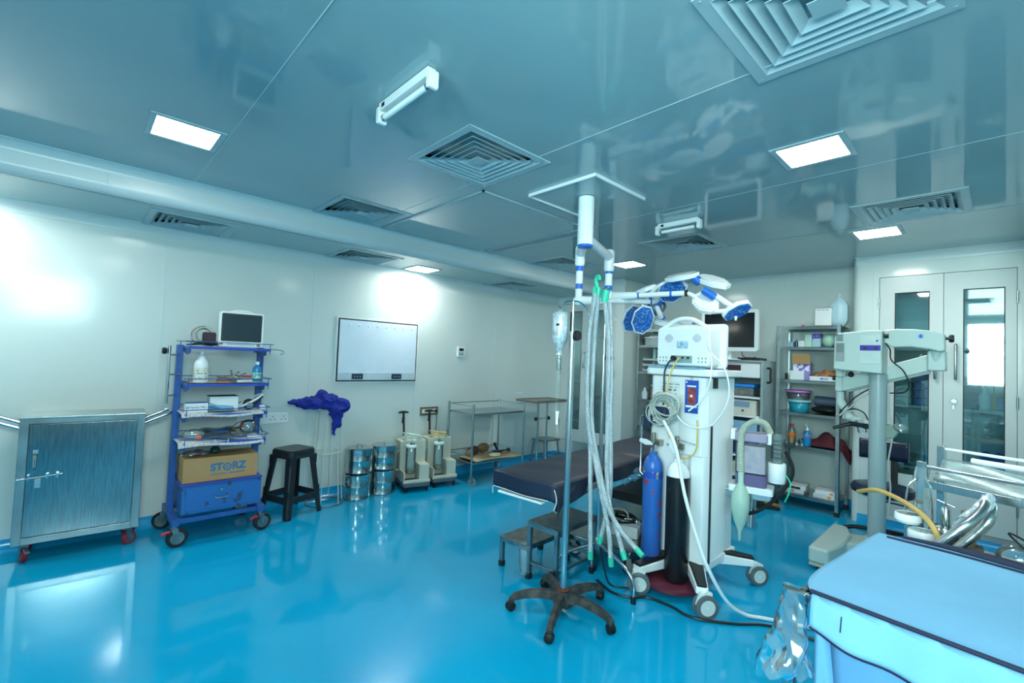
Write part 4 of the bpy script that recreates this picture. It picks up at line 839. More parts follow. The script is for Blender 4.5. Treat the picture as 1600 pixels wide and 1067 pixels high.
MB().lathe([(.014, .24), (.024, .26), (.024, .31), (.014, .33)], seg=16).build('collar', 'steel', t)
M['teal'] = mat('turquoise connector', '2fc2a2', .35, alpha=.95)
def corrugated(n, lab, pts):
    t = thing('corrugated_tube', lab, 'breathing tube', (-1.86, 2.62, 0), 0, 'corrugated tubes hanging from the stand')
    P = bez(pts, 26); out = []; rad = []
    L_ = sum((P[i+1]-P[i]).length for i in range(len(P)-1)); m = int(L_/.0055); acc = 0; j = 0; seg = (P[1]-P[0]).length
    for k in range(m+1):
        d = L_*k/m
        while j < len(P)-2 and acc+seg < d: acc += seg; j += 1; seg = (P[j+1]-P[j]).length
        out.append(P[j].lerp(P[j+1], min(1, (d-acc)/seg))); rad.append(.0165 if k % 2 else .0142)
    MB().tube(out, rad, 10).build('hose', 'pvc', t); d = (P[-1]-P[-4]).normalized(); MB().cyl(P[-1]-d*.012, P[-1]+d*.04, .0185, .017, 14).build('connector', 'teal', t)
    if n < 2: u = (P[0]-P[2]).normalized(); MB().cyl(P[0]-u*.005, P[0]+u*.05, .017, seg=14).build('connector', 'teal', t)
corrugated(0, 'corrugated tube falling straight down at the left of the bundle', [(-.06, -.05, 1.96), (-.07, -.07, 1.7), (-.08, -.06, 1.2), (-.02, -.09, .9), (.0, -.1, .6), (.03, -.12, .26)])
corrugated(1, 'corrugated tube reaching the right front, its end lifted toward the steel tray', [(-.02, -.06, 1.95), (-.045, -.05, 1.6), (-.045, -.05, 1.1), (.05, -.08, .8), (.13, -.1, .6), (.24, -.12, .48), (.38, -.13, .39)])
corrugated(2, 'corrugated tube ending lowest in the middle of the bundle', [(-.04, -.07, 1.96), (-.06, -.1, 1.6), (-.05, -.09, 1.1), (.02, -.09, .85), (.1, -.1, .6), (.17, -.13, .45), (.2, -.14, .28)])
corrugated(3, 'corrugated tube ending beside the lowest one, slightly to its right', [(.03, -.05, 1.9), (.055, -.03, 1.6), (.06, -.02, 1.1), (.08, -.04, .8), (.12, -.06, .6), (.2, -.09, .46), (.26, -.1, .33)])
corrugated(4, 'short-ended corrugated tube close to the stand pole', [(.04, -.01, 1.9), (.06, .0, 1.5), (.07, .0, 1.1), (.09, -.01, .8), (.1, -.03, .6), (.07, -.07, .36)])
t = thing('tube_manifold', 'turquoise hooked connectors holding the corrugated tubes at the top', 'connector', (-1.86, 2.62, 0))
MB().tube(bez([(-.035, -.055, 1.95), (-.04, -.05, 2.0), (-.05, -.05, 2.06), (-.03, -.05, 2.08), (-.02, -.05, 2.05)], 5), .013, 12).build('hooked_piece', 'teal', t); MB().cyl((.02, -.045, 1.9), (.035, -.045, 1.98), .026, .026, 16).build('sleeve', 'teal', t)
# ================================================================ anaesthesia machine
t = am = thing('anaesthesia_machine', 'large white anaesthesia machine on four castors, seen from behind', 'anaesthesia machine', (-1.53, 3.28, 0), .03)
M['mwhite'] = mat('machine white', 'e6ecec', .3, var=.015, scale=3)
x0, x1, y0, y1 = -.22, .2, -.23, .22
MB().prism([(x0, y0+.02), (x0+.02, y0), (x1-.13, y0), (x1-.1, y0-.03), (x1-.02, y0-.03), (x1, y0), (x1, y1), (x0, y1)], .2, 1.42).build('cabinet', 'mwhite', t, .008)
MB().prism([(x1-.2, y0-.012), (x1-.13, y0-.045), (x1-.03, y0-.045), (x1+.004, y0), (x1-.2, y0)], .9, 1.3).build('back_cover', 'mwhite', t, .01)
MB().box((x1-.002, y0+.03, .2), (x1+.006, y0+.055, 1.1)).build('side_seam', 'black', t, .002)
MB().prism(rrect(.50, .53, .05, cx=-.0, cy=-.01), 1.425, 1.475).build('top_slab', 'mwhite', t, .012); MB().box((x0-.0, y0-.05, 1.476), (x1-.05, y1, 1.482)).build('blue_liner', 'maskblue', t, .002)
MB().box((x1+.0, y0+.05, 1.35), (x1+.008, y0+.12, 1.42)).build('side_vent', 'black', t)
MB().tube([(x0-.025, y0-.03, 1.13), (x0-.05, y0-.03, 1.12), (x0-.05, y0-.03, .72), (x0-.02, y0-.03, .7)], .011, 10).build('side_handle', 'chrome', t)
# base and castors
bp = MB().prism([(-.2, -.2), (.2, -.2), (.22, .25), (-.22, .25)], .15, .21).build('base', 'mwhite', t, .01)
for (x, y, r) in ((.29, -.49, .07), (-.13, -.53, .07), (.36, .22, .066), (-.2, .4, .06)):
    n = Vector((x, y, 0)).normalized(); s = n.cross(Vector((0, 0, 1)))*.045; o = n*.12; e = Vector((x, y, 0))-n*.01
    def quad(w0, w1, z0, z1): return [(o+s*w0), (o-s*w0), (e-s*w1), (e+s*w1)]
    b = MB(); q = quad(1.5, .8, 0, 0); A = [b.bm.verts.new((p.x, p.y, .13)) for p in q]; B = [b.bm.verts.new((p.x, p.y, .205 if i < 2 else .175)) for i, p in enumerate(q)]
    b._f(A[::-1], False); b._f(B, False)
    for i in range(4): b._f([A[i], A[(i+1) % 4], B[(i+1) % 4], B[i]], False)
    lg = b.build('leg', 'mwhite', t, .008)
    b = MB(); q = quad(1.1, .6, 0, 0); A = [b.bm.verts.new((p.x, p.y, .2 if i < 2 else .172)) for i, p in enumerate(q)]; B = [b.bm.verts.new((p.x, p.y, .222 if i < 2 else .192)) for i, p in enumerate(q)]
    b._f(A[::-1], False); b._f(B, False)
    for i in range(4): b._f([A[i], A[(i+1) % 4], B[(i+1) % 4], B[i]], False)
    b.build('leg_pad', 'black', lg, .006)
    castor(t, x, y, r, .05, mat('grey rubber tyre', '5b6468', .5), mat('pale hub', 'ccd4cf', .4), .9 if x > 0 else .6, twin=True, top=.155, fork='mwhite')
# labels, poster, fittings on the back
MB().box((-.145, y0-.006, 1.16), (-.005, y0-.0, 1.38)).build('data_label', mat('label paper', 'dfe7e8', .6), t)
b = MB(); rr = random.Random(5)
for k in range(9):
    z = 1.365-.022*k
    for q in range(3): xx = -.135+.045*q+rr.uniform(0, .01); b.box((xx, y0-.0075, z-.004), (xx+rr.uniform(.012, .036), y0-.006, z+(.001 if k != 2 else .008)))
b.build('label_print', mat('grey print', '6f7c80', .7), t)
ps = MB().box((.055, y0-.049, 1.18), (.145, y0-.045, 1.4)).build('poster', mat('poster blue', '1f4fa8', .4, var=.03), t, .001)
MB().box((.075, y0-.0515, 1.24), (.128, y0-.049, 1.35)).build('poster_picture', mat('poster picture', 'b4402c', .5, col2='2c3450', thresh=(.35, .6), scale=28), ps)
b = MB().box((.07, y0-.0515, 1.355), (.13, y0-.049, 1.365)).box((.062, y0-.0515, 1.218), (.138, y0-.049, 1.232)).box((.062, y0-.0515, 1.38), (.07, y0-.049, 1.392)).ball((.1, y0-.05, 1.295), .014, (1, .15, 1), 12); b.build('poster_lettering', 'white', ps)
MB().box((-.10, y0-.03, 1.13), (-.075, y0, 1.2)).build('cable_hook', 'white', t, .003)
for x in (-.17, .0): MB().box((x-.0, y0-.06, .93), (x+.06, y0, .97)).cyl((x+.02, y0-.07, .95), (x+.02, y0-.07, 1.02), .014, seg=10).cyl((x+.02, y0-.1, .95), (x-.04, y0-.1, .96), .006).build('yoke', mat('yoke metal', 'a5a498', .3, .9), t, .003)
for x, s in ((-.2, 1), (.03, -1)): MB().prism([(-.05, -.012), (.0, -.02), (.05, -.004), (.05, .01), (0, .02), (-.05, .012)], -.006, .006, 'y', Tr(x+.02*s, y0-.12, .955) @ Ry(.2 if s > 0 else 1.2)).build('yoke_handle', 'white', t, .002)
MB().cyl((.03, y0-.08, 1.0), (.14, y0-.06, .98), .004, seg=8).build('lever', 'steel', t)
# gas cylinders
def cylinder(name, lab, loc, R_, h, m, shm, rough):
    t = thing(name, lab, 'gas cylinder', loc)
    MB().lathe([(0, 0), (R_*.8, 0), (R_, .02), (R_, h*.86)], seg=32).build('body', m, t)
    MB().lathe([(R_, h*.86), (R_*.95, h*.905), (R_*.7, h*.95), (R_*.42, h*.975), (R_*.42, h), (R_*.3, h*1.005), (0, h*1.005)], seg=32).build('shoulder', shm, t)
    MB().cyl((0, 0, h), (0, 0, h+.05), .012, seg=10).cbox((0, 0, h+.04), (.03, .03, .025)).build('valve', 'chrome', t, .002); return t
M['bluecyl'] = mat('blue cylinder paint', '3068b8', .3, col2='a03c44', thresh=(.365, .39), scale=22)
c = cylinder('gas_cylinder', 'tall blue gas cylinder with red scratches behind the white machine', (-1.655, 2.95, .15), .066, .74, 'bluecyl', 'blue', .3)
MB().lathe([(.0665, .57), (.067, .57), (.067, .615), (.0665, .615)], seg=32).build('painted_mark', mat('yellow marks', '2450b0', .4, col2='c8b83c', thresh=(.36, .42), scale=24), c)
cylinder('gas_cylinder', 'black gas cylinder with white shoulder beside the blue cylinder', (-1.475, 2.955, .085), .074, .79, mat('black cylinder paint', '15181c', .35, col2='3a3e40', thresh=(.28, .33), scale=20), 'whitepaint', .3)
tag(MB().lathe([(0, 0), (.19, 0), (.2, .01), (.2, .03), (.18, .04), (0, .03)], seg=32).build('maroon_tray', mat('maroon plastic', '5c2434', .4)), 'round maroon tray low under the gas cylinders', 'tray', loc=(-1.52, 2.98, .045))
# monitor on top, cables, cuff
t = thing('patient_monitor', 'white monitor seen from the back on top of the anaesthesia machine', 'monitor', (-1.53, 3.2, 1.484), .03)
MB().prism(rrect(.38, .27, .03, cy=.145), -.13, .05, 'y').build('housing', 'white', t, .012); MB().prism(rrect(.42, .31, .025, cx=.02, cy=.155), .05, .085, 'y').build('front_bezel', 'white', t, .006)
MB().tube(bez([(-.16, -.1, .27), (-.1, -.1, .31), (-.04, -.1, .335), (.04, -.1, .335), (.1, -.1, .31), (.16, -.1, .27)], 6), .016, 12).build('carry_handle', 'white', t)
for cx in (-.1, .1):
    b = MB()
    for i in range(-3, 4):
        for j in range(-3, 4):
            if i*i+j*j < 11: b.cyl((cx+.0085*i, -.132, .2+.0085*j), (cx+.0085*i, -.129, .2+.0085*j), .0026, seg=6)
    b.build('speaker_grille', mat('grille violet grey', '6c6c92', .6), t)
b = MB()
for s in (-1, 1):
    for i in range(3):
        for j in range(2): b.prism(rrect(.01, .014, .003, 2, cx=s*(.115+.024*i), cy=.04+.024*j), -.132, -.129, 'y')
b.build('vent_slots', mat('slot grey', '8fa0a6', .6), t)
c = MB().box((-.08, -.134, .03), (.07, -.128, .08)).build('connector_panel', mat('panel grey', '7f9c9c', .5), t)
MB().cyl((-.055, -.16, .06), (-.055, -.13, .06), .018, seg=14).box((.035, -.137, .058), (.052, -.133, .072)).cyl((.005, -.14, .066), (.005, -.13, .066), .008, seg=10).build('plug', 'black', c)
MB().box((-.04, -.132, .13), (.04, -.13, .18)).build('rating_label', mat('pale blue label', 'a9c6dc', .5, col2='6f92ae', thresh=(.4, .5), scale=60), t)
MB().box((-.17, -.1, 0), (.17, .05, .012)).build('foot', 'steel', t)
tag(cable('black_lead', [(0, 0, 0), (-.02, -.03, -.03), (-.035, -.05, -.1), (-.035, -.05, -.2), (-.04, -.045, -.32)], .006, 'cableblack'), 'black power lead hanging down from the monitor on the machine', 'cable', loc=(-1.575, 3.035, 1.54))
tag(cable('yellow_lead', [(0, 0, 0), (-.01, -.02, -.02), (-.04, -.055, -.12), (-.055, -.05, -.25), (-.06, -.04, -.4), (-.03, -.08, -.5), (.02, -.07, -.62), (.09, -.06, -.66), (.16, -.07, -.6), (.17, -.07, -.5), (.16, -.06, -.4)], .004, mat('yellow lead', 'e0b93c', .4)), 'yellow lead looping down behind the machine', 'cable', loc=(-1.52, 3.02, 1.545))
t = thing('cable_coil', 'large coil of grey leads hung on the back of the machine', 'cables', (-1.585, 2.945, 1.2), .03)
for k in range(8): MB().tube(coil((.008*k-.025, -.006*k, .009*k-.035), .105-.006*(k % 3), 1.3, .07, T=Rx(PI/2-.12+.04*k) @ Rz(.9*k), ph=k), .0058, 8).build('loop', 'cablegrey' if k % 3 else mat('grey green lead', '93a49c', .45), t)
cable('white_loop', [(.06, -.02, .05), (.13, -.03, -.06), (.22, -.02, -.1), (.33, -.01, -.07), (.41, .0, .06), (.42, .01, .18), (.38, .02, .3), (.3, .03, .38), (.26, .06, .44)], .005, 'white', t); cable('side_loop', [(.26, .06, .5), (.3, .02, .38), (.31, .0, .22), (.26, -.01, .08), (.18, -.02, .0)], .005, 'white', t)
t = thing('pressure_cuff', 'navy blood pressure cuff bundled behind the cable coil', 'cuff', (-1.655, 2.99, 1.14), .03)
MB().prism(rrect(.12, .13, .03), -.06, .0, 'y', Tr(.03, .0, -.0)).build('cuff', mat('navy nylon', '1c2c48', .6, bump=.2, bscale=40), t, .015); MB().prism(rrect(.05, .15, .02), -.045, .0, 'y', Tr(-.06, .0, -.02)).build('strap', 'navy nylon' and MATS['navy nylon'], t, .01)
MB().box((-.005, -.0612, -.035), (.03, -.0602, -.028)).box((.036, -.0612, -.035), (.06, -.0602, -.028)).build('printed_mark', 'white', t)
tag(cable('white_gas_hose', [(-1.56, 2.9, 1.12), (-1.44, 2.84, .97), (-1.33, 2.76, .7), (-1.22, 2.72, .46), (-1.16, 2.74, .31), (-1.11, 2.87, .12), (-1.05, 2.99, .03), (-.97, 3.07, .013), (-.83, 3.14, .013), (-.6, 3.25, .013), (-.3, 3.3, .013)], .0105, 'white'), 'thick white hose running from the machine across the floor to the right', 'hose')
tag(cable('floor_lead', [(-1.9, 2.68, .009), (-1.74, 2.62, .009), (-1.62, 2.66, .009), (-1.55, 2.74, .009), (-1.4, 2.76, .009), (-1.3, 2.74, .009), (-1.2, 2.77, .009), (-1.06, 2.88, .009), (-.95, 3.0, .009), (-.8, 3.05, .009), (-.4, 3.1, .009)], .0075, 'cableblack'), 'long black lead snaking over the blue floor past the castors', 'cable')
tag(cable('floor_lead', [(-2.0, 2.85, .15), (-1.9, 2.78, .02), (-1.8, 2.7, .008), (-1.72, 2.74, .008), (-1.66, 2.82, .008), (-1.72, 2.9, .05), (-1.74, 2.95, .3)], .005, 'cableblack'), 'short black lead looping under the corrugated tubes', 'cable')
# absorber with bag on the right of the machine
t = thing('breathing_system', 'carbon dioxide absorber with violet granules, corrugated hose and green bag beside the machine', 'absorber', (-1.18, 3.42, 0), .25)
MB().prism(rrect(.19, .15, .02), .78, 1.0).build('canister', glass('smoky canister', (.95, .95, .98), .04, .05, .03, 'd0cce0'), t); MB().prism(rrect(.175, .135, .02), .79, .97).build('granules', mat('violet white granules', 'e6e2e0', .9, col2='c4bcd8', scale=9, thresh=(.3, .55), bump=.4, bscale=90), t)
MB().prism(rrect(.2, .16, .02), 1.0, 1.055).build('canister_top', mat('violet clear cap', '9a94ac', .25), t, .004); MB().prism(rrect(.19, .14, .02), .7, .78).build('canister_base', mat('dark violet base', '6a608a', .25), t, .004)
MB().prism(rrect(.27, .17, .02), .655, .7).build('carrier', 'white', t, .004); MB().box((-.13, -.05, 1.0), (-.1, .05, 1.07)).box((.09, -.06, .99), (.12, .04, 1.06)).build('clip', 'white', t, .004)
b = MB(); T_ = bez([(-.055, -.08, .78), (-.06, -.09, .95), (-.05, -.09, 1.07), (.0, -.07, 1.13), (.07, -.03, 1.13), (.11, .0, 1.06)], 22)
b.tube(T_, [.0215 if k % 2 else .0185 for k in range(len(T_))], 12).build('corrugated_hose', mat('grey green hose', 'aab6a8', .5), t)
MB().lathe([(0, .33), (.008, .34), (.012, .4), (.04, .47), (.058, .56), (.056, .64), (.03, .7), (.018, .72), (.018, .79)], (-.055, -.09, 0), seg=24).build('breathing_bag', mat('pale green rubber', 'a7c6b8', .45), t)
MB().lathe([(0, .74), (.05, .74), (.055, .76), (.055, .86), (.05, .87), (0, .87)], (.15, .0, 0), seg=20).build('valve_block', 'white', t); MB().lathe([(.035, .87), (.035, 1.06), (0, 1.06)], (.15, 0, 0), seg=20).build('flow_dome', 'clearplastic', t)
b = MB()
for k in range(5): b.lathe([(.012, .9+.028*k), (.026, .9+.028*k), (.026, .905+.028*k), (.012, .905+.028*k)], (.15, 0, 0), seg=16)
b.build('dome_vanes', 'black', t); cable('green_tube', [(.2, 0, .8), (.23, -.02, .75), (.22, -.02, .68), (.2, 0, .62)], .005, 'teal', t); cable('black_tube', [(.2, .02, .95), (.24, 0, .85), (.22, 0, .75), (.12, 0, .6), (.0, .02, .5), (-.1, .1, .5)], .012, 'cableblack', t)
MB().box((-.25, .0, .6), (.12, .1, .65)).cyl((.0, .05, .4), (.0, .05, .62), .03).build('bracket', 'steel', t, .003)
# ================================================================ ceiling mounted surgical lamp
t = thing('surgical_lamp', 'double-headed ceiling surgical lamp with white arms, blue bands and petal heads', 'surgical lamp', (-2.0, 2.55, 0))
b = MB(); s = .285; c0 = (0, 0)
MB().box((-s, -s, ZM-.012), (s, s, ZM-.001)).build('ceiling_plate', 'ceil', t, .002)
MB().box((-s, -s-.006, ZM-.022), (s+.006, -s+.004, ZM-.001)).box((s-.004, -s, ZM-.022), (s+.006, s, ZM-.001)).box((-s-.006, -s, ZM-.022), (-s+.004, s, ZM-.001)).build('plate_edge', 'white', t)
M['band'] = mat('blue band', '1668c8', .35, var=.03)
MB().lathe([(.055, 2.64), (.055, 2.56), (.052, 2.558), (.055, 2.556), (.055, 2.43), (.052, 2.428), (.055, 2.426), (.055, 2.305)], seg=32).build('column', 'whitepaint', t); MB().lathe([(.055, 2.305), (.05, 2.29), (0, 2.285)], seg=32).build('column_cap', 'band', t)
def P(x, y, z): return Vector((x+2.0, y-2.55, z))
def rod(n, a, b_, r, m='whitepaint', r2=None): return MB().cyl(a, b_, r, r2, 24).build(n, m, t)
J1, J2 = P(-2.28, 2.85, 2.34), P(-2.25, 3.2, 2.37)
rod('arm', P(-2.0, 2.55, 2.34), J1, .034); rod('arm', P(-2.0, 2.55, 2.36), J2, .036, 'white')
for J, r, zt, zb in ((J1, .038, .06, -.1), (J2, .042, .06, -.12)): MB().lathe([(0, zt), (r*.8, zt), (r, zt-.02), (r, zb+.02), (r*.8, zb)], tuple(J), seg=24).build('joint', 'whitepaint', t)
D1, D2 = J1+Vector((0, 0, -.37)), J2+Vector((0, 0, -.33))
rod('drop_tube', J1, D1, .027); rod('drop_tube', J2, D2, .03)
for J, r in ((J1, .0295), (J2, .0325)):
    for a, b_ in ((-.1, -.14), (-.24, -.28)):
        MB().cyl(J+Vector((0, 0, a)), J+Vector((0, 0, b_)), r, seg=24).build('blue_band', 'band', t)
E1, E2 = P(-2.0, 3.62, 2.03), P(-1.64, 3.36, 2.045)
for D, E_ in ((D1, E1), (D2, E2)):
    MB().ball(D, .042).build('elbow', 'whitepaint', t)
    d = (E_-D).normalized(); MB().cyl(D, D+d*.24, .04, .028, 24).build('arm_cover', 'whitepaint', t); rod('spring_arm', D+d*.2, E_, .021)
    MB().cyl(D+d*.25, D+d*.262, .0225, seg=24).build('blue_band', 'band', t); MB().cyl(E_-d*.13, E_-d*.115, .0225, seg=24).build('blue_band', 'band', t); MB().cyl(E_-d*.02, E_, .025, seg=24).build('end_ring', 'black', t)
M['led'] = mat('led field', '1f5fb4', .25, col2='5f8fc0', thresh=(.42, .5), scale=60)
def petal(par, c, n, up, s=.115, long=1.0):
    """eight-sided pod: centre c, luminous face toward n"""
    n = n.normalized(); u = (up-n*up.dot(n)).normalized(); v = n.cross(u); Mx = Matrix((v, u, n)).transposed().to_4x4(); Mx.translation = c
    o = [(math.cos(PI/8+PI/4*k)*s*.85, math.sin(PI/8+PI/4*k)*s*1.15*long) for k in range(8)]
    b = MB(); b.prism(o, -.022, .012, T=Mx); sm = [(x*.86, y*.86) for x, y in o]; b.prism(sm, -.032, -.022, T=Mx)
    p = b.build('petal', 'whitepaint', par, .005); MB().prism([(x*.9, y*.9) for x, y in o], .0125, .016, T=Mx).build('led_face', 'led', p); return p
# left head: hub and five petals, faces turned toward the camera and down
H1 = P(-2.03, 3.58, 1.975)
hub = MB().ball(H1, .055, (1, 1, .8)).build('hub', mat('grey hub', '5f7590', .35), t); MB().tube([H1+Vector((.085*math.cos(a), .03*math.sin(a), .06*math.sin(a)+.0)) for a in [i*PI/10 for i in range(20)]], .012, 10, True).build('hub_ring', mat('slate ring', '3f5468', .35), t)
MB().cyl(H1+Vector((.03, -.03, .0)), H1+Vector((.1, -.08, -.09)), .02, seg=14).build('steriliser_handle', 'white', t)
cam_dir = Vector((.55, -.75, -.35))
for (x, y, z, nx, ny, nz, ux, uz, s) in ((-2.24, 3.55, 1.89, .85, -.4, -.35, .3, 1, .11), (-2.1, 3.5, 1.87, .6, -.75, -.25, .3, 1, .11), (-2.15, 3.62, 2.13, .3, .2, -.95, .5, .6, .1), (-1.84, 3.5, 2.1, .1, -.75, -.5, .7, .4, .115), (-1.92, 3.62, 1.83, -.2, .1, -1, 1, .2, .11)):
    p = P(x, y, z); petal(t, p, Vector((nx, ny, nz)), Vector((ux, 0, uz)), s, 1.05); rod('petal_arm', H1, p+(H1-p)*.35, .016, 'band')
MB().tube(bez([E1, E1+Vector((-.1, 0, .06)), E1+Vector((-.14, 0, -.0)), H1+Vector((-.02, .02, .02))], 6), .018, 12).build('yoke', 'whitepaint', t)
MB().tube(bez([P(-2.13, 3.6, 2.02), P(-2.08, 3.6, 2.12), P(-1.98, 3.6, 2.18), P(-1.86, 3.6, 2.19)], 6), .017, 12).build('yoke', 'whitepaint', t)
# right head: backs of the petals toward the camera
for (x, y, z, nx, ny, nz, ux, uy, uz, s, l) in ((-1.72, 3.42, 2.18, .05, .35, -.93, .95, .1, -.2, .1, 1.2), (-1.5, 3.47, 2.13, -.35, .35, -.85, .6, .1, -.6, .1, 1.2), (-1.52, 3.4, 1.965, -.25, .75, -.6, .55, .0, -.7, .105, 1), ): petal(t, P(x, y, z), Vector((nx, ny, nz)), Vector((ux, uy, uz)), s, l)
petal(t, P(-1.3, 3.42, 1.9), Vector((.5, -.35, -.75)), Vector((.5, .2, .6)), .085, 1.1)
rod('petal_arm', P(-1.6, 3.42, 2.14), P(-1.62, 3.42, 2.16), .03, 'band'); rod('petal_link', P(-1.61, 3.42, 2.16), P(-1.58, 3.43, 2.13), .035, 'band')
rod('petal_link', P(-1.52, 3.36, 2.06), P(-1.44, 3.38, 2.0), .028, 'band'); rod('head_arm', P(-1.45, 3.4, 2.02), P(-1.31, 3.42, 1.915), .02)
MB().tube(bez([E2, E2+Vector((.05, .01, -.03)), P(-1.52, 3.38, 1.94), P(-1.43, 3.38, 1.9), P(-1.33, 3.4, 1.905)], 7), .016, 12).build('yoke', 'whitepaint', t)
MB().cyl(P(-1.3, 3.4, 1.86), P(-1.3, 3.4, 1.83), .012, .006, 12).build('handle_tip', 'white', t)
# ================================================================ steel rack with five shelves in the recess
M['angle'] = mat('slotted steel angle', 'a9b8ba', .3, 1, var=.12, scale=14)
def rack(lab, X0, X1, Y0, Y1, H, zs, feet=True, name='steel_rack'):
    t = thing(name, lab, 'rack', ((X0+X1)/2, (Y0+Y1)/2, 0)); w, d = (X1-X0)/2, (Y1-Y0)/2; e = .035
    for sx, sy in ((-1, -1), (1, -1), (-1, 1), (1, 1)):
        T = Tr(sx*w, sy*d, 0)
        MB().box((min(0, -sx*e), min(0, -sy*.003), .03), (max(0, -sx*e), max(0, -sy*.003), H)).box((min(0, -sx*.003), min(0, -sy*e), .03), (max(0, -sx*.003), max(0, -sy*e), H)).build('upright', 'angle', t).matrix_local = T
        if feet: MB().box((sx*w-.022-sx*.018, sy*d-.022-sy*.018, 0), (sx*w+.022-sx*.018, sy*d+.022-sy*.018, .045)).build('rubber_foot', 'black', t, .003)
    for z in zs: MB().box((-w+.004, -d+.004, z-.006), (w-.004, d-.004, z)).box((-w+.004, -d+.004, z-.034), (w-.004, -d+.007, z)).box((-w+.004, d-.007, z-.034), (w-.004, d-.004, z)).build('shelf', 'steelx', t, .001)
    return t
rack('tall open steel rack in the right part of the recess', -1.755, -1.15, 5.775, 6.22, 1.985, (1.975, 1.75, 1.385, 1.03, .675, .145))
def box(name, lab, cx, cy, z, d, m, rz=0, cat='box', bev=.002, group=None):
    b = MB().box((-d[0]/2, -d[1]/2, 0), (d[0]/2, d[1]/2, d[2])).build(name, m, bevel=bev); return tag(b, lab, cat, group, (cx, cy, z), rz)
t = carton('white_carton', 'white carton with brown flaps and red print on top of the right rack', (-1.34, 5.95, 1.976), (.15, .15, .2), 'paper', .1, lid=mat('slot shade', '30383c', .8)); MB().box((-.076, -.076, 0), (.076, .076, .014)).build('brown_base', 'carton', t)  # dark top sheet carries the shade of the opening as colour
b = MB()
for k in range(6): b.box((-.065+.02*k, -.0765, .178-.004*(k % 2)), (-.055+.02*k, -.0755, .184))
b.build('red_print', mat('brick print', '9c5a4c', .6), t)
t = thing('jerry_can', 'tall translucent faceted jerry can on top of the right rack', 'can', (-1.21, 5.98, 1.976))
oc = lambda s: [(s*math.cos(PI/8+PI/4*k)*1.05, s*math.sin(PI/8+PI/4*k)*.8) for k in range(8)]
b = MB(); rings = []
for s, z in ((.04, 0), (.062, .03), (.082, .06), (.082, .235), (.05, .29), (.012, .335)): rings.append([b.bm.verts.new((x, y, z)) for x, y in oc(s)])
b._f(rings[0][::-1]); b._f(rings[-1])
for A, B in zip(rings, rings[1:]):
    for j in range(8): b._f([A[j], A[(j+1) % 8], B[(j+1) % 8], B[j]])
b.build('body', mat('milky polythene', 'bcdbe6', .3, var=.03), t, .004); MB().cyl((0, 0, .33), (0, 0, .35), .014).build('cap', 'white', t)
box('red_cube', 'small red cube on top of the right rack', -1.53, 5.9, 1.976, (.03, .03, .025), 'redplastic', .3)
# shelf 2
bottle('vial', 'small dark blue bottle on the second shelf of the right rack', (-1.59, 5.9, 1.751), [(0, 0), (.018, 0), (.018, .06), (.006, .07), (.006, .085), (0, .085)], mat('petrol glass', '1f4f66', .2))
box('blue_white_box', 'little pale blue box on the second shelf of the right rack', -1.66, 5.95, 1.751, (.07, .08, .06), mat('ice blue card', '9dbfd2', .6))
box('small_white_box', 'little white box beside the dark blue bottle on the right rack', -1.535, 5.9, 1.751, (.06, .07, .07), 'paper')
box('green_box', 'pale green upright box on the second shelf of the right rack', -1.47, 5.93, 1.751, (.065, .1, .14), mat('pale green card', 'b8dcd0', .6))
t = thing('glove_pack', 'violet printed glove pack on the second shelf of the right rack', 'box', (-1.395, 5.93, 1.751)); MB().box((-.04, -.05, 0), (.04, .05, .15)).build('body', mat('pale pack', 'a9cdd8', .5), t, .006); MB().box((-.041, -.051, .09), (.041, .051, .15)).build('violet_band', mat('violet print', '5548b0', .5, col2='c8d0e6', thresh=(.4, .45), scale=40), t, .003)
t = thing('green_bag', 'pale green plastic bag on the second shelf of the right rack', 'bag', (-1.29, 5.93, 1.751)); MB().ball((0, 0, .075), .075, (.85, .8, 1.05), 12).build('body', mat('green film', 'a5d3c0', .3, bump=.6, bscale=14), t)
# shelf 3
t = carton('open_carton', 'opened violet glove box with raised brown flap on the right rack', (-1.535, 5.93, 1.386), (.17, .16, .19), mat('lilac card', '8f86cc', .6), .12); MB().box((-.085, -.084, .19), (.085, -.08, .3), Rx(.15)).build('brown_flap', 'carton', t)
MB().box((-.08, -.0815, .1), (.075, -.0805, .185)).build('printed_panel', mat('printed violet', 'dfe3f0', .6, col2='6c60c0', thresh=(.42, .46), scale=22), t)
box('plain_white_box', 'plain white box in front of the violet glove box on the right rack', -1.555, 5.815, 1.386, (.135, .04, .1), 'paper', .1)
lump_cloth('brown_cloth', 'crumpled tan cloth on the white box, third shelf of the right rack', 'cloth', (-1.31, 5.93, 1.44), lambda u, v: Vector((-.14+.28*u, -.1+.2*v, .002+.1*math.sin(PI*v)*(.2+.8*u)*abs(math.sin(PI*(.12+.88*u)))+.012*math.sin(20*u+9*v))), 20, 12, mat('tan cloth', 'a87648', .8, var=.2, scale=8))
c = box('flat_white_box', 'flat white box with a blue mark under the tan cloth on the right rack', -1.3, 5.93, 1.386, (.27, .25, .05), 'paper'); 
MB().box((-.035, -.1262, .014), (.035, -.1252, .036)).build('printed_mark', mat('royal print', '7480c0', .6, col2='c8d4ea', thresh=(.4, .5), scale=70), c)
t = thing('clip_cluster', 'cluster of small bottles at the left end of the third shelf', 'vials', (-1.68, 5.88, 1.386)); MB().cyl((-.0, 0, 0), (0, 0, .07), .014).build('vial', 'black', t); MB().cyl((.04, .02, 0), (.04, .02, .055), .013).build('vial', mat('violet vial', '4c4a78', .4), t)
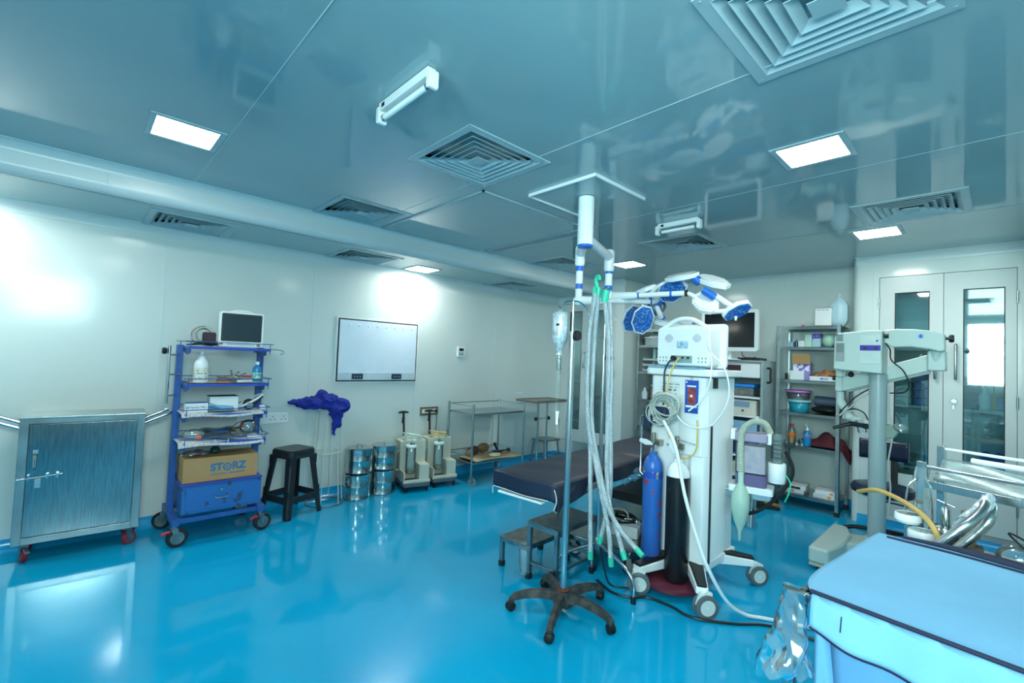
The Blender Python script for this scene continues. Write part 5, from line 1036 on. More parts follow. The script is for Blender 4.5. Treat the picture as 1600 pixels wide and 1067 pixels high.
# shelf 4
def tub(name, lab, loc, r, h, m, rim, lid=None):
    t = thing(name, lab, 'tub', loc); MB().lathe([(0, 0), (r*.8, 0), (r*.84, .006), (r, h-.02)], seg=36).build('body', m, t, solid=.0015); MB().lathe([(r, h-.02), (r+.012, h-.018), (r+.012, h), (r-.0, h+.004), (0, h+.004)] if lid else [(r, h-.02), (r+.01, h-.018), (r+.01, h), (r-.002, h)], seg=36).build('lid' if lid else 'rim', rim, t); return t
tub('teal_tub', 'round teal tub with pale rim on the fourth shelf of the right rack', (-1.56, 5.93, 1.031), .105, .13, mat('teal plastic', '1f8fa8', .3), mat('pale aqua', '9fd0d2', .35), True)
tub('pink_lidded_tub', 'clear round tub with pink lid stacked on the teal tub', (-1.57, 5.93, 1.166), .122, .1, 'clearplastic', mat('pink lid', 'c070c8', .35), True)
t = thing('folded_bag', 'rolled grey-blue bag on top of the black bag, fourth shelf of the right rack', 'bag', (-1.29, 5.97, 1.115), .0); MB().cyl((-.13, 0, .05), (.14, 0, .045), .055, .05, 24).build('roll', mat('slate nylon', '48586e', .6, bump=.4, bscale=10), t, .012)
t = thing('black_bag', 'flat black plastic bag on the fourth shelf of the right rack', 'bag', (-1.31, 5.98, 1.031), 0); MB().ball((0, 0, .042), .05, (3, 2.6, .84), 16).build('body', mat('black film', '17201f', .3, bump=.6, bscale=14), t)
# shelf 5
t = bottle('antiseptic_bottle', 'clear bottle of orange antiseptic with red cap on the right rack', (-1.62, 5.9, .676), [(0, 0), (.036, 0), (.039, .008), (.039, .12), (.03, .16), (.014, .175), (.014, .185), (0, .185)], 'clearplastic', [(0, .215), (.017, .215), (.019, .185), (0, .185)], capm='redplastic')
MB().lathe([(0, .003), (.0375, .006), (.0375, .075), (0, .075)], seg=24).build('orange_liquid', mat('orange liquid', 'e6a03a', .25), t); MB().lathe([(.0395, .08), (.0402, .08), (.0402, .12), (.0395, .12)], seg=24).build('label_band', mat('orange label', 'e2722e', .5), t)
t = bottle('hand_sanitiser', 'pump bottle of bright blue sanitiser on the fifth shelf of the right rack', (-1.455, 5.84, .676), [(0, 0), (.036, 0), (.038, .006), (.038, .13), (.034, .15), (.014, .165), (0, .165)], 'bluegel', [(0, .19), (.012, .19), (.014, .165), (0, .165)]); MB().cyl((0, 0, .19), (0, 0, .225), .004).box((-.008, -.045, .222), (.008, .01, .232)).build('pump', 'white', t, .002)
MB().lathe([(.0385, .1), (.039, .1), (.039, .12), (.0385, .12)], seg=24).build('label_band', mat('pink label', 'b07a9a', .5), t)
t = thing('steel_pots', 'small shiny steel pots and clips on the fifth shelf of the right rack', 'pots', (-1.53, 5.88, .676))
for x, y, r, h in ((-.03, -.02, .024, .04), (.02, .0, .026, .05), (-.005, .05, .02, .06)): MB().lathe([(0, 0), (r, 0), (r, h), (r-.003, h), (r-.003, .004), (0, .004)], (x, y, 0), seg=18).build('pot', 'drum', t)
def maroon(u, v): return Vector((-.16+.38*u, -.14+.26*v, .003+(.13*math.sin(PI*min(1, u*1.1))**.8+.025*math.sin(13*u+5*v)+.02*math.sin(19*v+3*u))*math.sin(PI*v)**.7-(.17*max(0, (u-.82)/.18))*(.6+.4*math.sin(5*v))))
o = lump_cloth('maroon_cloth', 'dark maroon cloth heaped on the fifth shelf and hanging off the right rack', 'cloth', (-1.3, 5.96, .68), maroon, 30, 16, mat('maroon cotton', '4c1822', .85, var=.2, scale=8))
for k in range(2):
    for j in range(2): 
        labs = (('lower flat white box of the left stack on the bottom shelf of the right rack', 'upper flat white box of the left bottom stack, dark picture on its face'), ('lower flat white box of the right stack on the bottom shelf of the right rack', 'upper flat white box of the right stack on the bottom shelf of the right rack'))
        c = thing('catheter_box', labs[k][j], 'box', ((-1.58, -1.29)[k]+.01*j, 5.95-.01*j, .146+.043*j), .08*j+.02, 'flat boxes on the bottom rack shelf')
        MB().box((-.1, -.12, 0), (.1, .12, .042)).build('body', 'paper', c, .002)
        MB().box((-.02+.05*k, -.1212, .012), (.01+.05*k, -.1202, .032)).build('orange_mark', mat('orange mark', 'e08a2c', .6), c)
        if j and not k: MB().box((-.09, -.1212, .006), (.05, -.1202, .03)).build('dark_picture', 'black', c)
# ================================================================ second steel shelving in the left of the recess
rack('steel shelving at the left end of the recess, partly hidden by the surgical lamp', -3.56, -2.75, 5.8, 6.28, 1.98, (1.975, 1.755, 1.385, 1.0, .62, .15), name='steel_rack')
def tray(x, y, z, lab, w=.17): 
    t = thing('wire_tray', lab, 'tray', (x, y, z), 0, 'stacked clear trays on the left shelving'); MB().box((-w, -.13, 0), (w, .13, .004)).box((-w, -.13, 0), (w, -.126, .03)).box((-w, -.13, 0), (-w+.004, .13, .05)).box((w-.004, -.13, 0), (w, .13, .05)).build('tray_shell', 'pvc', t, .001)
    MB().box((-w+.02, -.1, .006), (w-.02, .1, .02)).build('paper_contents', 'paper', t)
for k, l in enumerate(('bottom', 'middle', 'top')): tray(-3.32, 5.98, 1.39+.075*k, '%s clear tray of the stack on the left shelving' % l)
box('steel_case', 'steel instrument case on the upper left shelving', -3.38, 5.98, 1.756, (.28, .2, .1), 'steelx'); box('flat_board', 'pale flat board lying on the steel instrument case', -3.37, 5.97, 1.857, (.24, .18, .016), 'whitepaint', .05); box('white_tray', 'small white tray on the pale board over the steel case', -3.36, 5.96, 1.874, (.14, .1, .022), 'paper')
box('blue_white_case', 'pale grey case beside the steel case on the upper left shelving', -3.12, 5.95, 1.756, (.2, .2, .12), mat('pale grey case', 'b8c8c8', .4), .1)
box('large_pale_case', 'large pale sloped case on top of the left shelving', -3.0, 6.0, 1.976, (.36, .3, .1), 'white', .15)
t = bottle('spirit_bottle', 'clear bottle of dark red solution on the left shelving', (-3.42, 6.0, 1.001), [(0, 0), (.04, 0), (.04, .12), (.015, .16), (.015, .18), (0, .18)], 'clearplastic', [(0, .2), (.018, .2), (.018, .18), (0, .18)]); MB().lathe([(0, .01), (.037, .012), (.037, .11), (0, .11)], seg=20).build('red_solution', mat('red brown solution', 'a03426', .3), t)
bottle('white_square_bottle', 'white squat bottle in front of the red solution on the left shelving', (-3.46, 5.88, 1.001), [(0, 0), (.04, 0), (.042, .09), (.02, .12), (.018, .14), (0, .14)], mat('pale blue bottle', 'bcd6dc', .4), [(0, .155), (.018, .155), (.018, .14), (0, .14)])
bottle('dark_vial', 'small dark red bottle on the left shelving', (-3.34, 5.92, 1.001), [(0, 0), (.025, 0), (.025, .06), (.01, .07), (0, .07)], mat('dark red bottle', '6c2a2c', .35)); bottle('steel_cup', 'small steel cup beside the dark red bottle on the left shelving', (-3.27, 5.88, 1.001), [(0, 0), (.03, 0), (.03, .05), (.02, .08), (.01, .1), (0, .1)], 'drum')
t = thing('white_device', 'flat white device ringed by a dark lead on the left shelving', 'device', (-3.2, 5.93, .621)); MB().ball((0, 0, .05), .05, (2.6, 1.6, .9)).build('body', 'white', t); MB().tube([(.145*math.cos(a), .09*math.sin(a), .05+.03*math.sin(2*a)) for a in [i*PI/12 for i in range(24)]], .005, 6, True).build('lead', 'cableblack', t)
# ================================================================ endoscopy tower in the middle of the recess
t = thing('endoscopy_tower', 'grey equipment tower with shelves standing in the recess behind the white machine', 'equipment tower', (-2.12, 5.72, 0))
tw = mat('tower grey', '8fa3a6', .4)
for x in (-.325, .3): MB().box((x, -.24, .12), (x+.03, .24, 1.56)).build('side_panel', tw, t, .006)
MB().box((-.3, .21, .2), (.3, .23, 1.5)).build('back_panel', tw, t)
for z in (.3, .52, .74, .965, 1.175): MB().box((-.295, -.25, z-.022), (.3, .2, z)).build('shelf', 'white', t, .004)
MB().box((-.31, -.25, .12), (.31, .24, .17)).build('base', tw, t, .01); MB().box((-.33, -.24, 1.56), (.33, .24, 1.58)).build('top_board', tw, t, .004)
for x, y in ((-.27, -.2), (.27, -.2), (-.27, .2), (.27, .2)): castor(t, x, y, .05, .04, 'black', 'whitepaint', 1, twin=True, top=.125)
MB().tube(bez([(.335, -.14, 1.5), (.37, -.14, 1.49), (.37, -.14, 1.42), (.37, -.14, 1.35), (.335, -.14, 1.34)], 4), .012, 8).build('side_handle', 'black', t)
def unit(name, lab, z, h, m, w=.5, x=0, panel=None, pm=None, knobs=(), d=.36):
    u = thing(name, lab, 'device', (-2.12+x, 5.67, z)); MB().box((-w/2, -d/2, 0), (w/2, d/2, h)).build('housing', m, u, .008)
    if panel: MB().box((panel[0], -d/2-.004, panel[1]), (panel[2], -d/2, panel[3])).build('front_panel', pm, u, .001)
    for kx, kz, r, km in knobs: MB().lathe([(0, -.015), (r, -.013), (r*1.1, 0)], (kx, -d/2, kz), 'y').build('knob', km, u)
    return u
u = unit('camera_unit', 'white control unit with a maroon front on top of the tower shelves', 1.385, .155, 'white', .585, .0, (-.26, .025, .09, .14), mat('maroon front', '3a2024', .3)); MB().box((-.03, -.187, .05), (.06, -.184, .065)).build('name_plate', 'white', u)
t = thing('lidded_box', 'clear plastic box with bright blue lid on the tower', 'box', (-2.1, 5.66, 1.176)); MB().box((-.2, -.15, 0), (.2, .15, .1)).build('body', 'clearplastic', t, .01); MB().box((-.21, -.16, .1), (.21, .16, .135)).build('lid', mat('bright blue lid', '1b86e0', .35), t, .008)
for k, (x, c) in enumerate(((-.02, 'b06a86'), (.05, 'c8a23c'), (.11, 'b8607c'), (-.1, '7aa8b0'))): MB().ball((x, -.06, .04), .03, (1, 1, .9), 10).build('contents', mat('contents %s' % c, c, .5), t)
unit('light_source', 'beige light source with a round port on the tower', .966, .17, 'offwhite', .52, 0, (-.06, .09, .19, .15), mat('blue grey panel', '7f9cb4', .3), ((-.16, .08, .035, 'offwhite'), (-.16, .08, .015, 'black'), (.0, .05, .01, 'navy'), (.12, .05, .01, 'navy')))
unit('diathermy_unit', 'pale blue generator with two square sockets on the tower', .741, .16, mat('pale blue housing', '86b4d0', .35), .54, 0, (-.2, .04, -.13, .12), 'black', ((-.02, .07, .035, 'navy'), (.02, .07, .02, 'led')))
unit('insufflator', 'blue unit with a round dial low on the tower', .521, .17, mat('mid blue housing', '2f7fb8', .35), .54, 0, (.0, .02, .2, .15), mat('navy panel', '1b2c4c', .3), ((-.1, .09, .04, 'white'), (-.1, .09, .02, 'black')))
unit('recorder', 'grey unit on the bottom shelf of the tower', .301, .14, 'offwhite', .5)
t = thing('flat_monitor', 'large white-framed black flat monitor on top of the tower', 'monitor', (-2.17, 5.5, 1.58)); MB().prism(rrect(.64, .475, .03, cy=.335), -.025, .03, 'y').build('frame', 'white', t, .006)
MB().prism(rrect(.56, .39, .004, cy=.34), -.028, -.024, 'y').build('screen', 'screenblack', t); MB().cyl((0, .03, 0), (0, .03, .15), .025).build('neck', 'white', t); MB().box((-.13, -.06, .0), (.13, .12, .012)).build('stand_foot', 'white', t, .004)
box('black_player', 'slim black unit on the tower beside the monitor foot', -1.96, 5.62, 1.581, (.24, .22, .03), 'black')
tag(cable('monitor_lead', [(0, 0, .14), (.01, .0, .08), (.03, .01, .03), (.1, .0, .02), (.16, .02, .025)], .005, 'cableblack'), 'black lead drooping below the flat monitor', 'cable', loc=(-2.05, 5.53, 1.59))
t = thing('foot_pedal', 'black and yellow foot pedal on the floor by the right rack', 'pedal', (-1.74, 5.5, 0), .5); MB().prism([(-.12, 0), (.12, 0), (.12, .03), (-.05, .06), (-.12, .06)], -.06, .06, 'y').build('body', 'black', t, .004); MB().prism([(-.02, .055), (.115, .035), (.115, .045), (-.02, .067)], -.04, .04, 'y').build('tread', mat('yellow tread', 'a8842c', .5), t)
# ================================================================ contents of the glazed cupboards
for k, (x, l) in enumerate(((-.52, 'navy drawer box'), (-.68, 'pale green drawer box'))):
    for j in range(4): box('drawer_box', '%s, %s of its pile behind the left cupboard pane' % (l, ('lowest', 'second', 'third', 'topmost')[j]), x, 6.05, 1.201+.075*j, (.14, .2, .07), mat('drawer %d' % k, ('2a5aa0', '88b0a8')[k], .5), 0, 'box', .006, 'drawer boxes in the glazed cupboard')
for j in range(4): box('drawer_box', 'dark drawer box, %s of its pile behind the right cupboard pane' % ('lowest', 'second', 'third', 'topmost')[j], -.19, 6.05, 1.201+.075*j, (.13, .2, .07), mat('drawer 3', '3c4660', .5), 0, 'box', .006, 'drawer boxes in the glazed cupboard')
bottle('white_bottle', 'white bottle standing behind the right cupboard pane', (-.11, 5.98, 1.201), [(0, 0), (.045, 0), (.045, .13), (.02, .17), (.02, .19), (0, .19)], 'white', [(0, .21), (.022, .21), (.022, .19), (0, .19)])
box('blue_packet', 'blue carton behind the right cupboard pane', .03, 6.0, 1.201, (.11, .15, .12), 'blue')
box('yellow_packet', 'yellowish packets behind the right cupboard pane', -.03, 6.06, 1.201, (.07, .1, .16), mat('mustard card', 'a8a060', .6))
lump_cloth('blue_drape_pack', 'blue plastic-wrapped drape pack on the lower cupboard shelf', 'pack', (-.07, 6.03, .625), lambda u, v: Vector((-.14+.3*u, -.13+.26*v, .02+(.17+.02*math.sin(14*u+7*v))*min(1, 3*min(u, 1-u, v, 1-v)+.05))), 18, 14, mat('blue wrap', '1f5fc0', .2, var=.25, scale=9))
c = box('dark_carton', 'dark teal carton with pale print under the blue pack', -.05, 5.95, .135, (.3, .2, .3), mat('dark teal card', '1a4a5c', .5)); MB().box((-.06, -.1012, .255), (.13, -.1002, .285)).build('printed_mark', mat('pale print', '7fa0a8', .6, col2='1a4a5c', thresh=(.42, .5), scale=60), c)
box('red_packet', 'small reddish packet on the lower cupboard shelf', -.225, 5.98, .625, (.07, .1, .09), mat('brick card', '9c4c48', .6))
lump_cloth('clear_pack', 'heap of clear wrapped packs on the lower shelf behind the left cupboard pane', 'pack', (-.6, 6.0, .622), lambda u, v: Vector((-.12+.26*u, -.12+.24*v, .01+(.09+.02*math.sin(17*u+9*v))*min(1, 4*min(u, 1-u, v, 1-v)+.05))), 16, 12, 'film')
t = thing('hanging_basin', 'upturned pale basin and wire stand behind the right cupboard pane', 'basin', (-.1, 6.05, 1.55)); MB().lathe([(.0, .07), (.05, .065), (.09, .02), (.1, 0)], seg=24).build('bowl', mat('grey basin', '8fa4ac', .4), t, solid=.003); 
for a in (.6, 2.6, 4.6): MB().cyl((.05*math.cos(a), .05*math.sin(a), 0), (.07*math.cos(a), .07*math.sin(a), -.348), .004).build('wire_leg', 'chrome', t)
lump_cloth('blue_cloth', 'folded blue cloths behind the narrow left pane', 'cloth', (-4.45, 5.78, .605), lambda u, v: Vector((-.14+.28*u, -.12+.24*v, .01+(.12+.012*math.sin(17*u+9*v))*min(1, 5*min(u, 1-u, v, 1-v)+.05))), 16, 12, mat('mid blue cotton', '2f7fb0', .8))
for k, x in enumerate((-4.02, -3.93)): bottle('glass_bottle', ('left clear bottle on the top shelf of the narrow cupboard', 'right clear bottle on the top shelf of the narrow cupboard')[k], (x, 5.8, 1.881), [(0, 0), (.03, 0), (.03, .14), (.015, .17), (.015, .2), (0, .2)], 'pvc', [(0, .215), (.017, .215), (.017, .2), (0, .2)])
# ================================================================ operating microscope on its stand
M['enamel'] = mat('grey green enamel', 'b9cdc8', .35, var=.02, scale=3)
t = thing('operating_microscope', 'pale grey operating microscope on a thick column with a folded double arm', 'microscope', (-.68, 4.68, 0))
def q(x, y, z): return Vector((x+.68, y-4.68, z))
MB().cyl((0, 0, .18), (0, 0, 1.49), .058, seg=32).build('column', mat('column enamel', '98acae', .3, var=.02), t)
def slab(n, top, zt, zb, m, bev, par, ex=1.0):   # foot section with a sloping top: zt gives the height at each corner
    b = MB(); B = [b.bm.verts.new((x*ex, y*ex, zb)) for x, y in top]; A = [b.bm.verts.new((x, y, z)) for (x, y), z in zip(top, zt)]
    b._f(B[::-1], False); b._f(A, False)
    for i in range(len(top)): b._f([B[i], B[(i+1) % len(top)], A[(i+1) % len(top)], A[i]], False)
    return b.build(n, m, par, bev, seg=3)
bar = [(-.33, -.56), (-.2, -.56), (-.15, -.36), (-.14, -.1), (-.2, .06), (-.3, .06)]
slab('foot', bar, (.17, .17, .18, .2, .22, .22), .055, 'enamel', .02, t)
slab('foot_arm', [(-.2, -.28), (.07, -.09), (.09, .09), (-.06, .1), (-.2, -.02)], (.17, .17, .17, .17, .19), .06, 'enamel', .015, t)
skirt = mat('ivory skirt', 'c2c0a4', .45)
MB().prism([(x*.985, y*.985) for x, y in bar], .03, .055).build('foot_skirt', skirt, t, .004)
for x, y in ((-.27, -.48), (-.25, .0), (.04, -.05), (.04, .06)): MB().cyl((x, y-.015, .03), (x, y+.015, .03), .03, seg=16).build('castor', 'black', t)
MB().cyl((0, 0, .165), (0, 0, .2), .075, seg=28).build('collar', 'enamel', t, .006)
MB().prism([(-.27, 1.515), (.045, 1.49), (.045, 1.83), (-.04, 1.83), (-.24, 1.81), (-.265, 1.78)], -.16, .1, 'y').build('lamp_housing', 'enamel', t, .012)
MB().box((-.255, -.164, 1.58), (-.195, -.158, 1.73)).build('vent_panel', mat('grille grey', '8d9c9c', .5), t, .002)
b = MB()
for k in range(7): b.box((-.248, -.166, 1.655+.01*k), (-.202, -.1635, 1.66+.01*k)).box((-.25, -.166, 1.745+.008*k), (-.205, -.1615, 1.749+.008*k))
b.build('vent_slots', mat('slot dark', '5f6c6e', .6), t)
MB().box((-.095, -.165, 1.565), (.038, -.159, 1.79)).build('control_plate', mat('plate grey', 'c4d6d2', .35), t, .002)
c = MB().box((-.093, -.168, 1.67), (.036, -.164, 1.712)).build('blue_strip', mat('indigo strip', '2a1fa0', .35), t)
for x in (-.06, .006): MB().lathe([(0, -.012), (.009, -.012), (.01, 0)], (x, -.168, 1.69), 'y').build('knob', 'black', c)
MB().box((.008, -.167, 1.74), (.02, -.164, 1.754)).build('maker_mark', 'indigo strip' and MATS['indigo strip'], t)
MB().prism([(.045, 1.835), (.045, 1.73), (.1, 1.7), (.2, 1.705), (.3, 1.69), (.37, 1.67), (.395, 1.68), (.395, 1.8), (.33, 1.825), (.22, 1.84), (.12, 1.843)], -.09, .03, 'y').build('upper_arm', 'enamel', t, .012)
MB().prism([(.262+.02*math.cos(a*PI/8), 1.785+.02*math.sin(a*PI/8)) for a in range(16)], -.0935, -.09, 'y').build('round_badge', mat('sky badge', '8fc4e8', .4), t)
MB().prism([(.262+.011*math.cos(a*PI/8), 1.785+.014*math.sin(a*PI/8)) for a in range(16)], -.0945, -.0935, 'y').build('badge_emblem', mat('deep badge blue', '1f4fb0', .4), t)
MB().cyl((.395, -.03, 1.77), (.41, -.03, 1.77), .01).lathe([(0, .41), (.026, .412), (.03, .425), (.026, .44), (0, .442)], (0, -.03, 1.77), 'x', seg=10).build('clamp_knob', 'black', t)
MB().cyl((.05, -.1, 1.79), (.075, -.1, 1.79), .02).build('side_knob', 'black', t)
MB().cyl((.34, .05, 1.55), (.34, .02, 1.70), .04, seg=20).box((.29, -.0, 1.53), (.395, .14, 1.68)).build('arm_joint', 'enamel', t, .012)
# parallelogram arm falling to the left behind the column
MB().prism([(-.28, 1.345), (-.24, 1.335), (.34, 1.545), (.375, 1.58), (.375, 1.64), (.34, 1.672), (-.24, 1.455), (-.28, 1.43)], .075, .165, 'y').build('parallel_arm', 'enamel', t, .008)
MB().prism([(-.22, 1.325), (.3, 1.51), (.3, 1.55), (-.22, 1.36)], .09, .15, 'y').build('arm_underside', mat('arm grey', '8fa2a0', .4), t)
MB().box((-.3, .06, 1.33), (-.25, .18, 1.45)).cyl((-.275, .12, 1.2), (-.275, .12, 1.33), .028, seg=20).cyl((-.275, .12, 1.45), (-.275, .12, 1.52), .035, seg=20).build('head_carrier', 'enamel', t, .008)
MB().cyl((-.33, .12, 1.44), (-.3, .12, 1.44), .02).ball((-.19, .06, 1.475), .022).build('head_knob', 'black', t)
MB().cyl((-.275, .12, 1.24), (-.2, .09, 1.13), .035, .028, 20).build('swivel', 'enamel', t)
hd = MB().cyl((-.24, .1, 1.12), (-.02, .03, 1.08), .026, .03, 16).ball((-.2, .08, 1.12), .035).build('optics_body', 'enamel', t)
MB().cyl((-.3, .0, 1.02), (-.18, .03, 1.07), .012, .018, 10).cyl((-.18, .03, 1.07), (-.02, .0, 1.06), .018, .022, 10).build('hand_grip', 'black', hd)
MB().cyl((-.12, .05, 1.1), (-.1, .02, 1.01), .035, .03, 18).build('objective', 'clearplastic', hd)
MB().prism([(.02, .98), (.1, .99), (.14, 1.06), (.08, 1.1), (.02, 1.09)], -.02, .05, 'y').build('eyepiece_block', mat('eyepiece green grey', '7f9488', .4), hd, .01); MB().ball((.14, .0, 1.08), .05, (1, .8, .7), 10).build('wrapped_eyepiece', 'film', hd)
cable('black_lead', [(.06, -.11, 1.73), (.09, -.14, 1.68), (.1, -.15, 1.6), (.17, -.14, 1.52), (.2, -.12, 1.42), (.17, -.08, 1.36), (.08, -.05, 1.345)], .005, 'cableblack', t)
cable('grey_lead', [(.07, -.01, 1.4), (.072, -.01, 1.2), (.09, -.01, 1.0), (.07, -.01, .8), (.085, -.01, .6), (.07, -.01, .4)], .006, 'cablegrey', t)
cable('head_lead', [(-.05, .1, 1.38), (-.15, .08, 1.3), (-.23, .06, 1.2), (-.27, .06, 1.14)], .005, 'cableblack', t); cable('head_lead', [(-.02, .1, 1.36), (-.13, .08, 1.28), (-.21, .06, 1.18), (-.27, .06, 1.12)], .005, 'cablegrey', t)
cable('light_guide', [(-.28, .08, 1.13), (-.2, .06, 1.17), (-.14, .05, 1.16), (-.1, .04, 1.09)], .008, 'cablegrey', t); cable('light_guide', [(-.28, .08, 1.12), (-.18, .05, 1.19), (-.1, .04, 1.17), (-.06, .03, 1.1)], .005, 'cableblack', t)
# ================================================================ surgeon's chair
t = thing('surgeon_chair', 'navy padded chair with curved backrest behind the microscope column', 'chair', (-.72, 5.22, 0), .1)
M['vinyl'] = mat('navy vinyl', '152038', .28, var=.06)
MB().lathe([(0, .425), (.19, .43), (.225, .45), (.232, .48), (.215, .51), (.17, .522), (0, .515)], seg=36).build('seat', 'vinyl', t)
b = MB(); 
def bk(u, v): a = -.75+1.5*u; r = .24; return Vector((r*math.sin(a)*1.05, .17-.0+r*math.cos(a)*.35-.1, .72+.17*v))
b.grid(bk, 20, 4).build('backrest', 'vinyl', t, .0, solid=.05)
MB().box((.05, .17, .42), (.1, .2, .8)).box((.0, .0, .405), (.1, .2, .425)).build('back_stem', 'black', t, .003)
MB().cyl((0, 0, .1), (0, 0, .43), .025).build('gas_column', 'black', t); MB().cyl((0, 0, .38), (.24, -.1, .38), .006).ball((.25, -.105, .38), .016).build('lever', 'black', t)
for k in range(5):
    a = 2*PI*k/5+.5; MB().tube([(.03*math.cos(a), .03*math.sin(a), .12), (.2*math.cos(a), .2*math.sin(a), .1), (.28*math.cos(a), .28*math.sin(a), .07)], .018, 8).build('base_leg', 'black', t); MB().ball((.28*math.cos(a), .28*math.sin(a), .03), .03).build('castor', 'black', t)
# ================================================================ draped dressing trolley in the foreground
t = thing('dressing_trolley', 'steel-framed trolley in the right foreground, hidden under a blue drape', 'trolley', (-.425, 1.625, 0), -.105); ft = t
LX, LY, TZ = 1.15, .82, .835
for x, y in ((-.016, -.004), (LX, .02), (.02, LY-.02), (LX, LY-.02)): MB().box((x-.016, y-.016, .09), (x+.016, y+.016, TZ)).build('leg', 'chrome', t, .003); castor(t, x, y, .038, .025, 'black', 'zinc', 1, top=.092)
MB().box((.335, -.012, .2), (.37, .022, .79)).build('front_post', 'chrome', t, .004)
for z in (TZ-.03, .25): MB().box((.0, .0, z), (LX+.02, .03, z+.03)).box((.0, LY-.03, z), (LX+.02, LY, z+.03)).box((.0, .0, z), (.03, LY, z+.03)).box((LX-.01, .0, z), (LX+.02, LY, z+.03)).build('frame_rail', 'chrome', t, .003)
MB().box((-.034, -.02, TZ-.034), (.03, .012, TZ+.002)).build('corner_rail', 'chrome', t, .003); MB().box((.03, .03, TZ-.012), (LX, LY-.03, TZ)).build('top_panel', 'steelx', t)
M['drape'] = mat('sky blue cotton drape', '78b4d8', .85, var=.05, scale=3, bump=.12, bscale=180)
M['drape2'] = mat('sky blue side panel', '6aa8d6', .85, var=.05, scale=3, bump=.12, bscale=180)
M['navypiping'] = mat('navy piping', '16203c', .7)
def top(u, v):      # top panel falls over the near edge, wavy
    OV = .085+.07*min(1, u*3.2); y = LY+.012-(LY+OV)*v; e = .055*math.exp(-max(y, 0)/.06); x = -.012+e+(LX+.03-e)*u
    if y >= 0: return Vector((x, y, TZ+.008+.0025*math.sin(13*x+6*y)*math.sin(9*y)))
    d = -y; w = .012*math.sin(16*x)*min(1, d*12)+.008*math.sin(41*x+2)*min(1, d*10)
    return Vector((x+.02*d*4*(.5-u), -.012-.02*min(1, d*10)-w, TZ+.004-d*(1+.12*math.sin(8*x+1.2))))
dr = MB().grid(top, 90, 60).build('drape', 'drape', solid=.003); tag(dr, 'large sky blue cloth drape with navy piping over the foreground trolley', 'drape', loc=(-.425, 1.625, 0), rz=-.105)
vv = (LY+.012)/(LY+.155)
MB().tube([top(i/60, (LY+.006)/(LY+.085+.07*min(1, i/60*3.2)))+Vector((0, -.008, .006)) for i in range(61)], .0065, 8).build('piping', 'navypiping', dr)
MB().tube([top(i/60, 1)+Vector((0, -.002, 0)) for i in range(61)], .0035, 6).build('piping', 'navypiping', dr)
MB().tube([top(i/60, 0)+Vector((-.0, .004, .006)) for i in range(4, 61)], [.005+.012*math.exp(-((i-18)/9)**2) for i in range(4, 61)], 8).build('piping', 'navypiping', dr)
MB().tube([top(i/60, .05)+Vector((-.0, .0, .004)) for i in range(2, 61)], .005, 6).build('piping', 'navypiping', dr)
MB().tube([top(.07, .905+.095*k/5)+Vector((0, -.004, 0)) for k in range(1, 4)], .0015, 6).build('seam', 'navypiping', dr)
def side(u, v): x = .06+(LX-.06)*u; z = TZ-.05-.6*v; return Vector((x+.02*v*(u < .1), .065+.012*math.sin(9*x+3*v)+.01*math.sin(23*x)*v-.03*v*(1-u), z))
MB().grid(side, 60, 24).build('side_panel', 'drape2', dr, solid=.003)
def gather(u, v): return Vector((.055+.1*u*(.35+.65*v)+.0*v, -.012-.02*math.sin(9*u)*v-.02*math.sin(PI*u), TZ-.08-.62*v))
MB().grid(gather, 24, 24).build('gathered_corner', 'drape2', dr, solid=.003)
def wrap(u, v):
    a = 2*PI*u; r = .024+.03*v**1.3*(1+.5*math.sin(3*a+6*v))+.003*math.sin(13*v+3*a)+.0015*math.sin(25*v-4*a)
    return Vector((-.006+r*1.3*math.cos(a)-.03*v*v, -.004+r*math.sin(a)-.01*v, TZ+.006-.25*v-(.07*max(0, math.cos(a-2.6))*v*v)+.01*math.sin(9*a)*v))
tag(MB().grid(wrap, 44, 36).build('plastic_wrap', glass('crinkled film', (.97, 1, 1), .03, .14, .08, 'e6f4f6')), 'torn clear plastic wrap hanging from the corner post of the draped trolley', 'plastic wrap', loc=(-.425, 1.625, 0), rz=-.105)
# ================================================================ wrapped equipment trolley behind it
t = thing('wrapped_trolley', 'rail-sided steel trolley wrapped in clear film behind the blue drape', 'trolley', (-.265, 2.98, 0), -.3); 
c3, s3 = math.cos(-.3), math.sin(-.3)
def on_w(lx, ly, z): return (-.265+c3*lx-s3*ly, 2.98+s3*lx+c3*ly, z)
WX = 1.0
for (x, y, h) in ((0, 0, 1.085), (.0, .2, 1.15), (WX, 0, 1.08), (WX, .2, 1.15)): MB().box((x-.015, y-.015, .07), (x+.015, y+.015, h)).build('post', 'chrome', t, .003); castor(t, x, y, .03, .02, 'black', 'zinc', 1, top=.07)
MB().cyl((0, .2, 1.135), (WX, .2, 1.135), .0075, seg=12).build('top_rail', 'whitepaint', t); MB().cyl((0, -.0, 1.062), (WX, -.0, 1.062), .0085, seg=12).build('top_rail', 'chrome', t)
MB().box((0, -.012, .965), (WX, .0, 1.0)).build('flat_rail', 'steel', t, .002)
MB().grid(lambda u, v: Vector((.02+.96*u, .06+.1*v+.006*math.sin(9*u), .995+.09*v+.01*math.sin(13*u+7*v))), 40, 8).build('film_cover', glass('frosty film', (.85, .95, .95), .0, .4, .35, 'a3bcbc'), t, solid=.003)
MB().box((-.04, -.36, .66), (WX, .22, .69)).build('deck', mat('cluttered deck liner', 'bcb8a6', .7, col2='a2785a', thresh=(.3, .4), scale=11), t, .003)
MB().cyl((.0, -.36, .7), (WX, -.36, .7), .007).build('deck_rail', 'chrome', t); MB().cyl((0, -.36, .67), (0, -.36, .7), .006).build('rail_pin', 'chrome', t)
